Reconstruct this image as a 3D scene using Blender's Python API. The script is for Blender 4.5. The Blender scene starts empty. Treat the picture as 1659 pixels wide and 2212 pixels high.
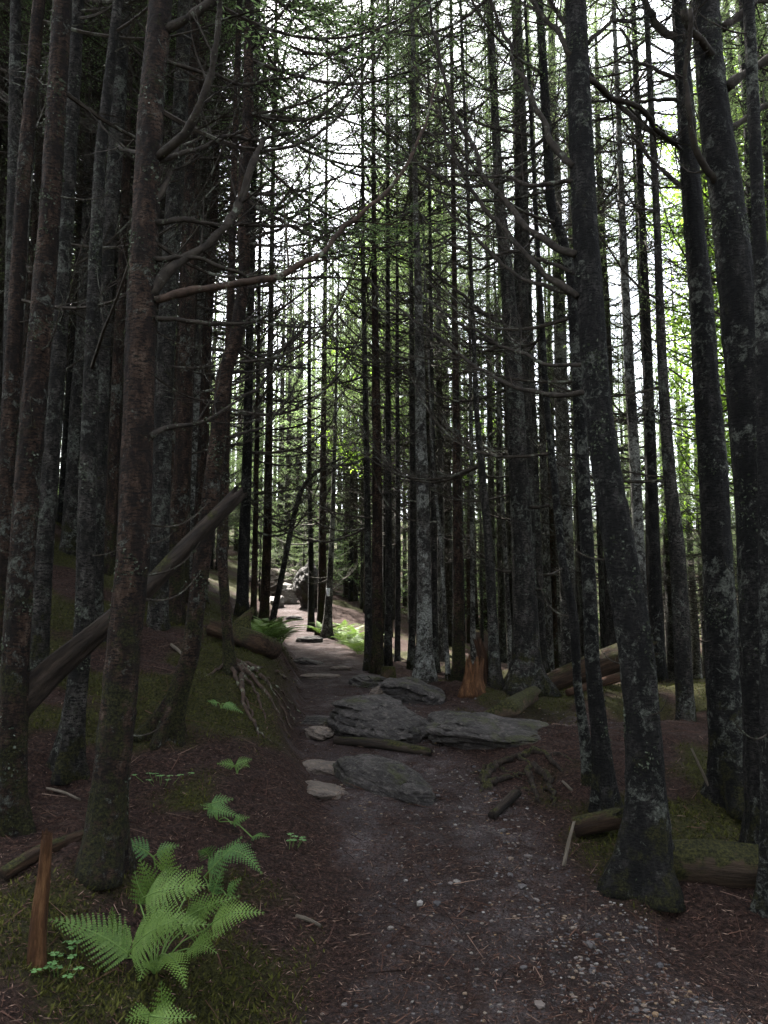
import bpy, math, random
import numpy as np
from mathutils import Vector, Matrix

R = math.radians
C = bpy.context.scene.collection
scene = bpy.context.scene

# ------------------------------------------------------------------ camera, sky, sun, exposure
PITCH, VFOV, CAMZ = 8.0, 66.0, 1.6
cam_d = bpy.data.cameras.new("camera")
cam = bpy.data.objects.new("camera", cam_d); C.objects.link(cam)
cam_d.sensor_fit = 'VERTICAL'; cam_d.angle = R(VFOV)
cam_d.clip_start = 0.05; cam_d.clip_end = 2000
cam.location = (0, 0, CAMZ); cam.rotation_euler = (R(90 + PITCH), 0, 0)
scene.camera = cam

SUN_EL, SUN_AZ = 56.0, -30.0          # azimuth clockwise from +Y (straight ahead)
w = bpy.data.worlds.new("World"); scene.world = w; w.use_nodes = True
nt = w.node_tree; nt.nodes.clear()
sky = nt.nodes.new("ShaderNodeTexSky"); sky.sky_type = 'NISHITA'; sky.sun_disc = False
sky.sun_elevation = R(SUN_EL); sky.sun_rotation = R(SUN_AZ); sky.dust_density = 3.0; sky.air_density = 1.0
bg = nt.nodes.new("ShaderNodeBackground"); bg.inputs[1].default_value = 0.15
wo = nt.nodes.new("ShaderNodeOutputWorld")
hs = nt.nodes.new("ShaderNodeHueSaturation"); hs.inputs["Saturation"].default_value = .36
nt.links.new(sky.outputs[0], hs.inputs["Color"]); nt.links.new(hs.outputs[0], bg.inputs[0]); nt.links.new(bg.outputs[0], wo.inputs[0])
sl = bpy.data.lights.new("sun", 'SUN'); sl.energy = 5.0; sl.angle = R(0.5); sl.color = (1, .95, .87)
sun = bpy.data.objects.new("sun", sl); C.objects.link(sun)
_sd = Vector((math.sin(R(SUN_AZ)) * math.cos(R(SUN_EL)), math.cos(R(SUN_AZ)) * math.cos(R(SUN_EL)), math.sin(R(SUN_EL))))
sun.rotation_euler = _sd.to_track_quat('Z', 'Y').to_euler(); sun.location = (0, 0, 40)
vs = scene.view_settings
vs.view_transform = 'Standard'; vs.look = 'None'; vs.gamma = 1.0; vs.exposure = 3.2
scene.cycles.max_bounces = 6; scene.cycles.diffuse_bounces = 3; scene.cycles.glossy_bounces = 2
scene.cycles.transmission_bounces = 3; scene.cycles.transparent_max_bounces = 4
scene.cycles.use_denoising = True
scene.cycles.sample_clamp_indirect = 4.0

# ------------------------------------------------------------------ maths helpers
rs = np.random.RandomState(7)
_T2 = np.random.RandomState(1).rand(256, 256)
_T3 = np.random.RandomState(2).rand(48, 48, 48)

def n2(x, y, s=0):
    x = np.asarray(x, float) + s * 17.3; y = np.asarray(y, float) + s * 9.7
    ix = np.floor(x).astype(int); iy = np.floor(y).astype(int)
    fx = x - ix; fy = y - iy; fx = fx * fx * (3 - 2 * fx); fy = fy * fy * (3 - 2 * fy)
    a = _T2[ix % 256, iy % 256]; b = _T2[(ix + 1) % 256, iy % 256]
    c = _T2[ix % 256, (iy + 1) % 256]; d = _T2[(ix + 1) % 256, (iy + 1) % 256]
    return (a * (1 - fx) + b * fx) * (1 - fy) + (c * (1 - fx) + d * fx) * fy - .5

def n3(p):
    p = np.asarray(p, float); i = np.floor(p).astype(int); f = p - i; f = f * f * (3 - 2 * f)
    o = 0
    for dx in (0, 1):
        for dy in (0, 1):
            for dz in (0, 1):
                wgt = (f[:, 0] if dx else 1 - f[:, 0]) * (f[:, 1] if dy else 1 - f[:, 1]) * (f[:, 2] if dz else 1 - f[:, 2])
                o = o + wgt * _T3[(i[:, 0] + dx) % 48, (i[:, 1] + dy) % 48, (i[:, 2] + dz) % 48]
    return o - .5

def sst(a, b, x):
    t = np.clip((x - a) / (b - a), 0, 1); return t * t * (3 - 2 * t)

# ------------------------------------------------------------------ terrain height
_PY = [-80, 0, 3.2, 4.5, 6.5, 9, 13, 17, 22, 30, 45, 60, 300]
_PZ = [-5, -.05, .12, .38, .78, .95, 1.1, 1.38, 2.05, 3.0, 5.8, 9.5, 40]
_CX = ([-80, 0, 3.17, 4.2, 5.2, 6.5, 9, 12.5, 17, 21, 30, 60], [1, .6, .45, .36, .15, -.1, -.4, -.9, -1.75, -2.35, -3.6, -9])
_HW = ([0, 3.17, 4.2, 5.2, 6.5, 9, 12.5, 17, 21, 30], [.8, .72, .62, .58, .58, .55, .5, .42, .55, .5])

def _sm(xs, ys):
    g = np.linspace(-80, 300, 7601); v = np.interp(g, xs, ys)
    k = np.hanning(23); k /= k.sum()
    v = np.convolve(np.pad(v, 11, mode='edge'), k, 'valid')
    return lambda y: np.interp(y, g, v)
prof = _sm(_PY, _PZ); cxf = _sm(*_CX); hwf = _sm(*_HW)

def edge_d(x, y):
    return x - cxf(y) + .10 * n2(x * .0 + y * 1.7, y * .3, 3) * 2, hwf(y)

def ground(x, y, detail=True):
    x = np.asarray(x, float); y = np.asarray(y, float)
    d, hw = edge_d(x, y)
    z = prof(y)
    dl = np.maximum(0, -d - hw); dr = np.maximum(0, d - hw)
    sL = np.interp(y, [0, 3, 4, 5.5, 7.5, 10, 14, 20, 40], [.1, .14, .22, .32, .52, .72, .75, .55, .4])
    sR = np.interp(y, [0, 3, 5, 8, 10, 14, 25, 60], [-.06, -.07, -.05, .03, -.06, -.20, -.36, -.42])
    z = z + sL * dl / (1 + dl / 9.0)
    bank = np.interp(y, [4.4, 5.6, 6.6, 8.2, 9.5, 12], [0, .12, .33, .30, .14, .10])
    z = z + bank * sst(0.0, .30, dl) * (1 - .35 * sst(.3, 1.2, dl))
    z = z + sR * dr / (1 + dr / 14.0) + .09 * sst(.1, .6, dr) * np.interp(y, [3, 4, 6, 7], [0, 1, .6, 0])
    off = np.minimum(sst(0, .5, dl + dr), 1)
    if detail:
        z = z + (.05 + .16 * off) * n2(x * .9, y * .9, 1) + (.025 + .08 * off) * n2(x * 2.6, y * 2.6, 2)
        z = z + (.014 + .03 * off) * n2(x * 8, y * 8, 4) + (.010 + .012 * off) * n2(x * 22, y * 22, 5)
        far = sst(30, 90, y)
        z = z + far * 9 * n2(x * .03, y * .03, 8)
    return z

def gz(x, y):
    return float(ground(np.array([x]), np.array([y]))[0])

# photo points are read on a 1659 x 2212 copy of the photograph
F = 2212 / 2 / math.tan(R(VFOV / 2))
cp, sp = math.cos(R(PITCH)), math.sin(R(PITCH))
def ray(px, py):
    dx = (px - 829.5) / F; dy = (1106 - py) / F
    return np.array([dx, cp - dy * sp, sp + dy * cp])
def at(px, py, D):
    r = ray(px, py); return np.array([0, 0, CAMZ]) + r * (D / r[1])
def hit(px, py):
    r = ray(px, py); t = np.arange(1.5, 60, .02) / r[1]
    P = r[None, :] * t[:, None]; z = CAMZ + P[:, 2]
    below = np.nonzero(z <= ground(P[:, 0], P[:, 1]))[0]
    k = below[0] if len(below) else len(t) - 1
    return np.array([P[k, 0], P[k, 1], gz(P[k, 0], P[k, 1])])
def pxm(D):
    return D / F * 1.0

# ------------------------------------------------------------------ mesh assembly
class MB:
    def __init__(s): s.v = []; s.f = []; s.m = []; s.n = 0
    def add(s, V, Fc, mat=0):
        V = np.asarray(V, float).reshape(-1, 3); Fc = np.asarray(Fc, int)
        if len(Fc) == 0: return s
        s.v.append(V); s.f.append(Fc + s.n); s.m.append(np.full(len(Fc), mat, int)); s.n += len(V)
        return s
    def merge(s, o, M=None):
        k = s.n
        for V in o.v:
            s.v.append(V if M is None else V @ M[:3, :3].T + M[:3, 3]); s.n += len(V)
        for f, m in zip(o.f, o.m): s.f.append(f + k); s.m.append(m)
        return s
    def mesh(s, name, mats, smooth=True):
        me = bpy.data.meshes.new(name)
        V = np.concatenate(s.v) if s.v else np.zeros((0, 3))
        nl = [f.shape[1] for f in s.f]
        cnt = np.concatenate([np.full(len(f), k, np.int32) for f, k in zip(s.f, nl)])
        idx = np.concatenate([f.ravel() for f in s.f]).astype(np.int32)
        mi = np.concatenate(s.m).astype(np.int32)
        me.vertices.add(len(V)); me.vertices.foreach_set("co", V.astype(np.float32).ravel())
        me.loops.add(len(idx)); me.loops.foreach_set("vertex_index", idx)
        st = np.zeros(len(cnt), np.int32); st[1:] = np.cumsum(cnt)[:-1]
        me.polygons.add(len(cnt)); me.polygons.foreach_set("loop_start", st); me.polygons.foreach_set("loop_total", cnt)
        me.polygons.foreach_set("material_index", mi)
        me.polygons.foreach_set("use_smooth", np.full(len(cnt), smooth, bool))
        for m in (mats if isinstance(mats, (list, tuple)) else [mats]): me.materials.append(m)
        me.update(calc_edges=True); me.validate(clean_customdata=False)
        return me
    def obj(s, name, mats, parent=None, loc=None, smooth=True):
        return link(name, s.mesh(name, mats, smooth), parent, loc)

def link(name, me, parent=None, loc=None):
    o = bpy.data.objects.new(name, me); C.objects.link(o)
    if loc is not None: o.location = Vector([float(q) for q in loc])
    if parent is not None: o.parent = parent
    return o
def tag(o, label=None, cat=None, group=None, kind=None):
    if label: o["label"] = label
    if cat: o["category"] = cat
    if group: o["group"] = group
    if kind: o["kind"] = kind
    return o
def thing(name, loc, label, cat, group=None):
    return tag(link(name, None, None, loc), label, cat, group)

def resample(P, step):
    P = np.asarray(P, float); L = np.r_[0, np.cumsum(np.linalg.norm(np.diff(P[:, :3], axis=0), axis=1))]
    n = max(3, int(L[-1] / step) + 1); t = np.linspace(0, L[-1], n)
    Q = np.stack([np.interp(t, L, P[:, k]) for k in range(P.shape[1])], 1)
    for _ in range(2):
        Q[1:-1] = .25 * Q[:-2] + .5 * Q[1:-1] + .25 * Q[2:]
    return Q

def frames(P):
    T = np.gradient(P, axis=0); T /= np.linalg.norm(T, axis=1)[:, None] + 1e-12
    u = np.cross(T[0], [0, 0, 1.0]);
    if np.linalg.norm(u) < .2: u = np.cross(T[0], [1.0, 0, 0])
    u /= np.linalg.norm(u); U = [u]
    for k in range(1, len(P)):
        u = u - T[k] * np.dot(u, T[k]); u /= np.linalg.norm(u) + 1e-12; U.append(u)
    U = np.array(U); return T, U, np.cross(T, U)

def tube(P, r, sides=6, cap=True, rfun=None):
    P = np.asarray(P, float); n = len(P); r = np.broadcast_to(np.asarray(r, float), (n,))
    T, U, W = frames(P); a = np.arange(sides) * 2 * np.pi / sides
    rr = r[:, None] * np.ones((1, sides))
    if rfun is not None: rr = rr * rfun(np.arange(n)[:, None] * np.ones((1, sides)), a[None, :] * np.ones((n, 1)))
    V = P[:, None, :] + rr[..., None] * (np.cos(a)[None, :, None] * U[:, None, :] + np.sin(a)[None, :, None] * W[:, None, :])
    V = V.reshape(-1, 3)
    i = np.arange(n - 1)[:, None] * sides; j = np.arange(sides)[None, :]; k = (j + 1) % sides
    Fq = np.stack([i + j, i + k, i + sides + k, i + sides + j], -1).reshape(-1, 4)
    Ft = None
    if cap:
        V = np.concatenate([V, P[:1], P[-1:]]); c0 = n * sides; b = (n - 1) * sides; jj = np.arange(sides); kk = (jj + 1) % sides
        Ft = np.concatenate([np.stack([kk, jj, np.full(sides, c0)], 1), np.stack([b + jj, b + kk, np.full(sides, c0 + 1)], 1)])
    return V, Fq, Ft
def add_tube(mb, P, r, sides=6, mat=0, cap=True, rfun=None, capmat=None):
    V, Fq, Ft = tube(P, r, sides, cap, rfun); k = mb.n
    mb.v.append(V); mb.n += len(V); mb.f.append(Fq + k); mb.m.append(np.full(len(Fq), mat))
    if Ft is not None:
        mb.f.append(Ft + k); mb.m.append(np.full(len(Ft), mat if capmat is None else capmat))
    return mb

def prisms(mb, A, B, r0, r1, mat=0):
    """many thin three-sided tapering twigs from A to B"""
    A = np.asarray(A); B = np.asarray(B); n = len(A)
    if n == 0: return
    T = B - A; T = T / (np.linalg.norm(T, axis=1)[:, None] + 1e-9)
    h = np.where(np.abs(T[:, 2:3]) < .9, np.array([[0, 0, 1.0]]), np.array([[1.0, 0, 0]]))
    U = np.cross(T, h); U /= np.linalg.norm(U, axis=1)[:, None] + 1e-9; W = np.cross(T, U)
    V = np.zeros((n, 6, 3))
    for k in range(3):
        c, s_ = math.cos(k * 2.0944), math.sin(k * 2.0944); d = c * U + s_ * W
        V[:, k] = A + d * np.reshape(r0, (-1, 1)); V[:, 3 + k] = B + d * np.reshape(r1, (-1, 1))
    b = np.arange(n)[:, None] * 6
    f = np.concatenate([b + np.array([[k, (k + 1) % 3, 3 + (k + 1) % 3, 3 + k]]) for k in range(3)])
    mb.add(V.reshape(-1, 3), f, mat)

def leaves(mb, P, D, N, ln, wd, mat=0):
    """many small rhombic leaf faces: base P, direction D, facing N"""
    n = len(P)
    if n == 0: return
    D = D / (np.linalg.norm(D, axis=1)[:, None] + 1e-9); S = np.cross(D, N); S /= np.linalg.norm(S, axis=1)[:, None] + 1e-9
    ln = np.reshape(ln, (-1, 1)); wd = np.reshape(wd, (-1, 1))
    V = np.stack([P, P + D * ln * .45 + S * wd * .5, P + D * ln, P + D * ln * .45 - S * wd * .5], 1)
    mb.add(V.reshape(-1, 3), np.arange(n * 4).reshape(n, 4), mat)

# ------------------------------------------------------------------ materials
def new_mat(name):
    m = bpy.data.materials.new(name); m.use_nodes = True; t = m.node_tree; t.nodes.clear()
    return m, t
class NT:
    def __init__(s, name):
        s.m, s.t = new_mat(name); s.out = s.t.nodes.new("ShaderNodeOutputMaterial")
    def n(s, typ, **kw):
        nd = s.t.nodes.new("ShaderNode" + typ)
        for k, v in kw.items():
            if k in nd.inputs.keys(): s.inp(nd, k, v)
            else: setattr(nd, k, v)
        return nd
    def inp(s, nd, k, v):
        if isinstance(v, bpy.types.NodeSocket): s.t.links.new(v, nd.inputs[k])
        else: nd.inputs[k].default_value = v
    def coord(s, obj_rand=True, scale=(1, 1, 1)):
        tc = s.n("TexCoord"); mp = s.n("Mapping"); mp.inputs["Scale"].default_value = scale
        s.t.links.new(tc.outputs["Object"], mp.inputs["Vector"])
        if obj_rand:
            oi = s.n("ObjectInfo"); mu = s.n("Math", operation='MULTIPLY'); s.t.links.new(oi.outputs["Random"], mu.inputs[0]); mu.inputs[1].default_value = 40
            s.t.links.new(mu.outputs[0], mp.inputs["Location"])
        return mp.outputs[0]
    def noise(s, vec, scale, detail=4, rough=.6, dist=0):
        nd = s.n("TexNoise"); s.t.links.new(vec, nd.inputs["Vector"]); nd.inputs["Scale"].default_value = scale
        nd.inputs["Detail"].default_value = detail; nd.inputs["Roughness"].default_value = rough; nd.inputs["Distortion"].default_value = dist
        return nd.outputs["Fac"]
    def vor(s, vec, scale, feature='F1'):
        nd = s.n("TexVoronoi"); nd.feature = feature; s.t.links.new(vec, nd.inputs["Vector"]); nd.inputs["Scale"].default_value = scale
        return nd.outputs["Distance"]
    def ramp(s, fac, stops, interp='LINEAR'):
        nd = s.n("ValToRGB"); s.t.links.new(fac, nd.inputs[0]); cr = nd.color_ramp; cr.interpolation = interp
        while len(cr.elements) < len(stops): cr.elements.new(.5)
        for e, (p, c) in zip(cr.elements, stops):
            e.position = p; e.color = (c, c, c, 1) if not isinstance(c, (tuple, list)) else (*c, 1)
        return nd.outputs[0]
    def mix(s, fac, a, b):
        nd = s.n("Mix", data_type='RGBA')
        for sock, v in ((nd.inputs["Factor"], fac), (nd.inputs[6], a), (nd.inputs[7], b)):
            if isinstance(v, bpy.types.NodeSocket): s.t.links.new(v, sock)
            else: sock.default_value = v if not isinstance(v, tuple) else (*v, 1)
        return nd.outputs[2]
    def math(s, op, a, b=0.0, clamp=False):
        nd = s.n("Math", operation=op); nd.use_clamp = clamp
        for k, v in enumerate((a, b)):
            if isinstance(v, bpy.types.NodeSocket): s.t.links.new(v, nd.inputs[k])
            else: nd.inputs[k].default_value = v
        return nd.outputs[0]
    def bump(s, h, dist, strength=1.0):
        nd = s.n("Bump"); nd.inputs["Strength"].default_value = strength; nd.inputs["Distance"].default_value = dist
        s.t.links.new(h, nd.inputs["Height"]); return nd.outputs[0]
    def done(s, col, rough=.85, bump=None, spec=.25):
        p = s.n("BsdfPrincipled"); s.inp(p, "Base Color", col if isinstance(col, bpy.types.NodeSocket) else (*col, 1))
        s.inp(p, "Roughness", rough); s.inp(p, "Specular IOR Level", spec)
        if bump is not None: s.t.links.new(bump, p.inputs["Normal"])
        s.t.links.new(p.outputs[0], s.out.inputs[0]); return s.m
    def leaf(s, col, trans, tcol, rough=.6, spec=.25):
        p = s.n("BsdfPrincipled"); s.inp(p, "Base Color", col); s.inp(p, "Roughness", rough); s.inp(p, "Specular IOR Level", spec)
        tr = s.n("BsdfTranslucent"); s.inp(tr, "Color", tcol)
        mx = s.n("MixShader"); mx.inputs[0].default_value = trans
        s.t.links.new(p.outputs[0], mx.inputs[1]); s.t.links.new(tr.outputs[0], mx.inputs[2])
        s.t.links.new(mx.outputs[0], s.out.inputs[0]); return s.m

def bark(name, dark, mid, grey, lichen_amt, moss_amt, moss_h, lich_col=(.125, .13, .11)):
    s = NT(name); v = s.coord(); vs_ = s.coord(True, (1, 1, .45)); vh = s.coord(True, (1, 1, 3.0))
    a = s.noise(vs_, 11, 8, .78); col = s.ramp(a, [(.33, tuple(.35 * q for q in dark)), (.47, dark), (.56, mid), (.68, grey)])
    fine = s.noise(vh, 30, 6, .8)
    col = s.mix(s.ramp(fine, [(.43, 1.0), (.53, 0.0)]), col, tuple(.2 * q for q in dark))
    ln = s.noise(v, 17, 8, .78, .5); big = s.noise(v, 2.0, 3, .6)
    lm = s.ramp(s.math('ADD', s.math('MULTIPLY', ln, .75), s.math('MULTIPLY', big, .45)), [(.69 - .12 * lichen_amt, 0.0), (.76 - .12 * lichen_amt, 1.0)])
    col = s.mix(lm, col, s.ramp(s.noise(v, 55, 5, .8), [(.36, tuple(.2 * q for q in lich_col)), (.52, lich_col), (.68, tuple(1.9 * q for q in lich_col))]))
    tc = s.n("TexCoord"); sx = s.n("SeparateXYZ"); s.t.links.new(tc.outputs["Object"], sx.inputs[0])
    hz = s.math('MULTIPLY', s.math('SUBTRACT', moss_h, sx.outputs[2]), .5 / max(moss_h, .1), True)
    mn = s.math('ADD', s.noise(v, 5.5, 8, .75), s.math('MULTIPLY', hz, .35))
    mm = s.ramp(mn, [(.68 - .12 * moss_amt, 0.0), (.76 - .12 * moss_amt, 1.0)])
    col = s.mix(mm, col, s.ramp(s.noise(v, 70, 4, .8), [(.38, (.004, .004, .0015)), (.52, (.026, .025, .007)), (.66, (.062, .060, .015))]))
    h = s.math('ADD', s.noise(vh, 30, 7, .8), s.math('MULTIPLY', lm, .2))
    h = s.math('ADD', h, s.math('MULTIPLY', s.vor(vs_, 24), .6))
    return s.done(col, .92, s.bump(h, .07, 1.0), .2)

M = {}
M['bark_brown'] = bark("bark_brown", (.022, .012, .008), (.066, .036, .023), (.15, .105, .078), .2, .7, 1.6)
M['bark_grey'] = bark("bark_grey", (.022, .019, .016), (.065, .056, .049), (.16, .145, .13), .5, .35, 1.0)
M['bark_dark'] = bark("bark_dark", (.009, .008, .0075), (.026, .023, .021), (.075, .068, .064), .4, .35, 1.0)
M['bark_pale'] = bark("bark_pale", (.050, .045, .040), (.14, .125, .11), (.26, .25, .23), .8, .2, .6, (.30, .30, .27))

s = NT("lichen_flakes"); g = s.n("NewGeometry"); rr = g.outputs["Random Per Island"]
M['lichen'] = s.leaf(s.ramp(rr, [(0, (.010, .012, .006)), (.5, (.034, .040, .026)), (.9, (.085, .095, .070)), (1, (.14, .15, .12))]), .15, (.1, .12, .06, 1), .9)
s = NT("dead_branch_bark"); v = s.coord(); a = s.noise(v, 20, 4)
M['dead'] = s.done(s.mix(s.ramp(s.noise(v, 7, 4, .7), [(.54, 0.0), (.66, 1.0)]), s.ramp(a, [(.3, (.012, .009, .007)), (.7, (.045, .036, .028))]), (.125, .13, .105)), .9, s.bump(a, .01), .2)
s = NT("dark_limb_bark"); v = s.coord(); a = s.noise(v, 20, 4)
M['limb'] = s.done(s.mix(s.ramp(s.noise(v, 9, 5, .75), [(.60, 0.0), (.68, 1.0)]), s.ramp(a, [(.3, (.010, .008, .007)), (.7, (.036, .029, .023))]), (.10, .108, .085)), .9, s.bump(a, .01), .15)
s = NT("red_branch_bark"); v = s.coord(False); a = s.noise(v, 22, 5)
M['redbranch'] = s.done(s.mix(s.ramp(s.noise(v, 9, 4, .7), [(.55, 0.0), (.63, 1.0)]), s.ramp(a, [(.3, (.012, .008, .006)), (.7, (.055, .033, .023))]), (.13, .14, .10)), .85, s.bump(a, .012), .25)
def needle_mat(name, c0, c1, t, tc):
    s = NT(name); v = s.coord(); g = s.n("NewGeometry"); oi = s.n("ObjectInfo")
    f = s.math('ADD', s.math('MULTIPLY', s.noise(v, 1.6, 3), .55), s.math('ADD', s.math('MULTIPLY', g.outputs["Random Per Island"], .3), s.math('MULTIPLY', oi.outputs["Random"], .35)))
    return s.leaf(s.ramp(f, [(.25, c0), (.8, c1)]), t, s.ramp(f, [(.25, tuple(.6 * q for q in tc)), (.8, tc)]), .55)
M['needles'] = needle_mat("spruce_needles", (.028, .046, .022), (.078, .118, .050), .5, (.21, .30, .115))
M['leaf'] = needle_mat("broad_leaves", (.07, .13, .022), (.14, .23, .04), .55, (.34, .55, .07))
M['fern'] = needle_mat("fern_green", (.044, .088, .018), (.120, .190, .040), .3, (.13, .215, .036))
M['ferndark'] = needle_mat("fern_deep_green", (.045, .10, .030), (.09, .17, .045), .3, (.10, .20, .04))
M['sorrel'] = needle_mat("sorrel_green", (.06, .13, .045), (.10, .20, .065), .25, (.12, .24, .05))
s = NT("fern_stalk"); M['stalk'] = s.done((.09, .15, .035), .6)
s = NT("moss_blades"); g = s.n("NewGeometry"); v = s.coord(False); f = s.math('ADD', s.math('MULTIPLY', g.outputs["Random Per Island"], .5), s.math('MULTIPLY', s.noise(v, 3, 3), .6))
M['moss'] = s.leaf(s.ramp(f, [(.2, (.014, .014, .004)), (.55, (.045, .044, .011)), (.9, (.085, .088, .020))]), .25, (.05, .06, .01, 1), .9, .1)
s = NT("needle_litter"); g = s.n("NewGeometry")
M['litter'] = s.done(s.ramp(g.outputs["Random Per Island"], [(0, (.007, .004, .003)), (.5, (.036, .018, .014)), (.85, (.085, .044, .031)), (1, (.19, .13, .10))]), .9, None, .15)
s = NT("pebbles"); g = s.n("NewGeometry")
M['pebble'] = s.done(s.ramp(g.outputs["Random Per Island"], [(0, (.035, .032, .035)), (.35, (.06, .053, .053)), (.62, (.095, .08, .075)), (.78, (.13, .082, .045)), (.92, (.12, .105, .095)), (1, (.20, .185, .175))]), .75, None, .3)

s = NT("forest_floor"); v = s.coord(False)
tr = s.n("Attribute", attribute_name="trail").outputs["Fac"]; mo = s.n("Attribute", attribute_name="moss").outputs["Fac"]
dirt = s.ramp(s.noise(v, 2.2, 6, .7), [(.34, (.036, .028, .028)), (.53, (.092, .075, .076)), (.68, (.19, .162, .168))])
dirt = s.mix(s.ramp(s.vor(v, 55), [(.10, .5), (.30, 0.0)]), dirt, (.16, .14, .135))
lit = s.ramp(s.noise(v, 48, 6, .8), [(.34, (.004, .0025, .002)), (.5, (.028, .0145, .0115)), (.66, (.080, .045, .033))])
dirt = s.mix(s.ramp(s.noise(v, 85, 4, .8), [(.40, .85), (.56, 0.0)]), dirt, (.018, .013, .012))
dirt = s.mix(s.ramp(s.noise(v, 5, 6, .75), [(.40, .9), (.56, .2)]), dirt, lit)
mos = s.ramp(s.noise(v, 60, 4, .7), [(.35, (.010, .010, .003)), (.65, (.055, .054, .014))])
col = s.mix(tr, lit, dirt); col = s.mix(mo, col, mos)
hh = s.math('ADD', s.noise(v, 70, 6, .8), s.math('MULTIPLY', s.noise(v, 14, 3), 1.3))
M['floor'] = s.done(col, .95, s.bump(hh, .045, 1.0), .15)

def rock_mat(name, a, b, c, vein, moss=.0, sc=(1, 1, 4.0)):
    s = NT(name); v = s.coord(True); vl = s.coord(True, sc)
    base = s.ramp(s.noise(vl, 5, 7, .72, .4), [(.3, a), (.52, b), (.72, c)])
    base = s.mix(s.ramp(s.noise(v, 26, 4, .7), [(.52, 0.0), (.66, .55)]), base, vein)
    base = s.mix(s.ramp(s.noise(v, 3.3, 5, .7), [(.62 - moss * .2, 0.0), (.70 - moss * .2, .9)]), base, (.035, .036, .010))
    h = s.math('ADD', s.math('MULTIPLY', s.noise(vl, 9, 7, .75), 1.2), s.noise(v, 45, 4, .7))
    return s.done(base, .72, s.bump(h, .035, 1.0), .35)
M['rock'] = rock_mat("schist", (.006, .005, .0045), (.029, .024, .022), (.085, .073, .068), (.13, .112, .10), .3)
M['rockbrown'] = rock_mat("brown_schist", (.045, .035, .030), (.12, .095, .08), (.21, .17, .145), (.26, .19, .14), .0)
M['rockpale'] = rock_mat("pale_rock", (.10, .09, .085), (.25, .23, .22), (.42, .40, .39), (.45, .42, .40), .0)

def wood_mat(name, a, b, c, moss, sc=(1, 1, .12)):
    s = NT(name); v = s.coord(True); vl = s.coord(True, sc)
    col = s.ramp(s.noise(vl, 26, 6, .75), [(.3, a), (.52, b), (.72, c)])
    tc = s.n("NewGeometry"); sx = s.n("SeparateXYZ"); s.t.links.new(tc.outputs["Normal"], sx.inputs[0])
    mf = s.math('ADD', s.noise(v, 5, 5, .7), s.math('MULTIPLY', sx.outputs[2], .22))
    col = s.mix(s.ramp(mf, [(.80 - moss * .35, 0.0), (.88 - moss * .35, 1.0)]), col, s.ramp(s.noise(v, 60, 5, .8), [(.38, (.004, .004, .001)), (.52, (.028, .027, .007)), (.68, (.075, .072, .016))]))
    return s.done(col, .88, s.bump(s.math('ADD', s.noise(vl, 40, 6, .8), s.math('MULTIPLY', s.noise(v, 8, 3), .8)), .03), .2)
M['orange'] = wood_mat("rotten_orange_wood", (.010, .005, .003), (.040, .019, .010), (.14, .072, .040), .25)
M['stake'] = wood_mat("weathered_snag_wood", (.014, .006, .003), (.070, .030, .012), (.19, .095, .042), .15)
M['rotlog'] = wood_mat("rotting_log_wood", (.007, .004, .003), (.030, .017, .010), (.085, .048, .028), .6)
M['darklog'] = wood_mat("dark_dead_wood", (.006, .0045, .004), (.024, .017, .013), (.062, .045, .034), .4)
M['mosslog'] = wood_mat("moss_covered_wood", (.014, .010, .007), (.05, .033, .021), (.11, .07, .043), .9)
M['stick'] = wood_mat("bleached_stick", (.05, .04, .032), (.14, .115, .09), (.25, .21, .17), .0)

# ------------------------------------------------------------------ ground sheet
def axis(parts):
    o = [parts[0][0]]
    for a, b, st in parts:
        n = max(1, int(round((b - a) / st))); o += list(np.linspace(a, b, n + 1)[1:])
    return np.array(o)
ax = axis([(-400, -60, 40), (-60, -14, 3), (-14, -5, .35), (-5, -2.4, .07), (-2.4, 2.4, .026), (2.4, 5, .07), (5, 14, .35), (14, 60, 3), (60, 400, 40)])
ay = axis([(-80, -4, 6), (-4, 2, .4), (2, 2.6, .06), (2.6, 7.5, .026), (7.5, 12, .05), (12, 24, .14), (24, 40, .5), (40, 80, 3), (80, 600, 40)])
X, Y = np.meshgrid(ax, ay, indexing='ij'); Z = ground(X, Y)
nx, ny = X.shape
gi = (np.arange(nx - 1)[:, None] * ny + np.arange(ny - 1)[None, :]).ravel()
gm = MB().add(np.stack([X, Y, Z], -1).reshape(-1, 3), np.stack([gi, gi + ny, gi + ny + 1, gi + 1], 1))
fl = gm.obj("ground", M['floor']); tag(fl, "dark forest floor of needle litter and moss with a trodden dirt trail", kind='structure')
def masks(x, y):
    d, hw = edge_d(x, y)
    e = np.abs(d) - hw + .35 * n2(x * 2.3, y * 2.3, 11) + .18 * n2(x * 7, y * 7, 12)
    t = 1 - sst(-.18, .14, e)
    t = np.maximum(t, (1 - sst(.2, 1.1, np.hypot((x - 1.2) / 1.3, y - 6.9))) * .6)
    mo = sst(.02, .22, n2(x * 1.1, y * 1.1, 21) + .55 * n2(x * 3.4, y * 3.4, 22) + .17 * (d < 0) + .0) * sst(.25, .6, np.abs(d) - hw + .25)
    return t, mo * (1 - t)
tm, mm_ = masks(X.ravel(), Y.ravel())
for nme, arr in (("trail", tm), ("moss", mm_)):
    a_ = fl.data.attributes.new(nme, 'FLOAT', 'POINT'); a_.data.foreach_set("value", arr.astype(np.float32))

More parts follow.
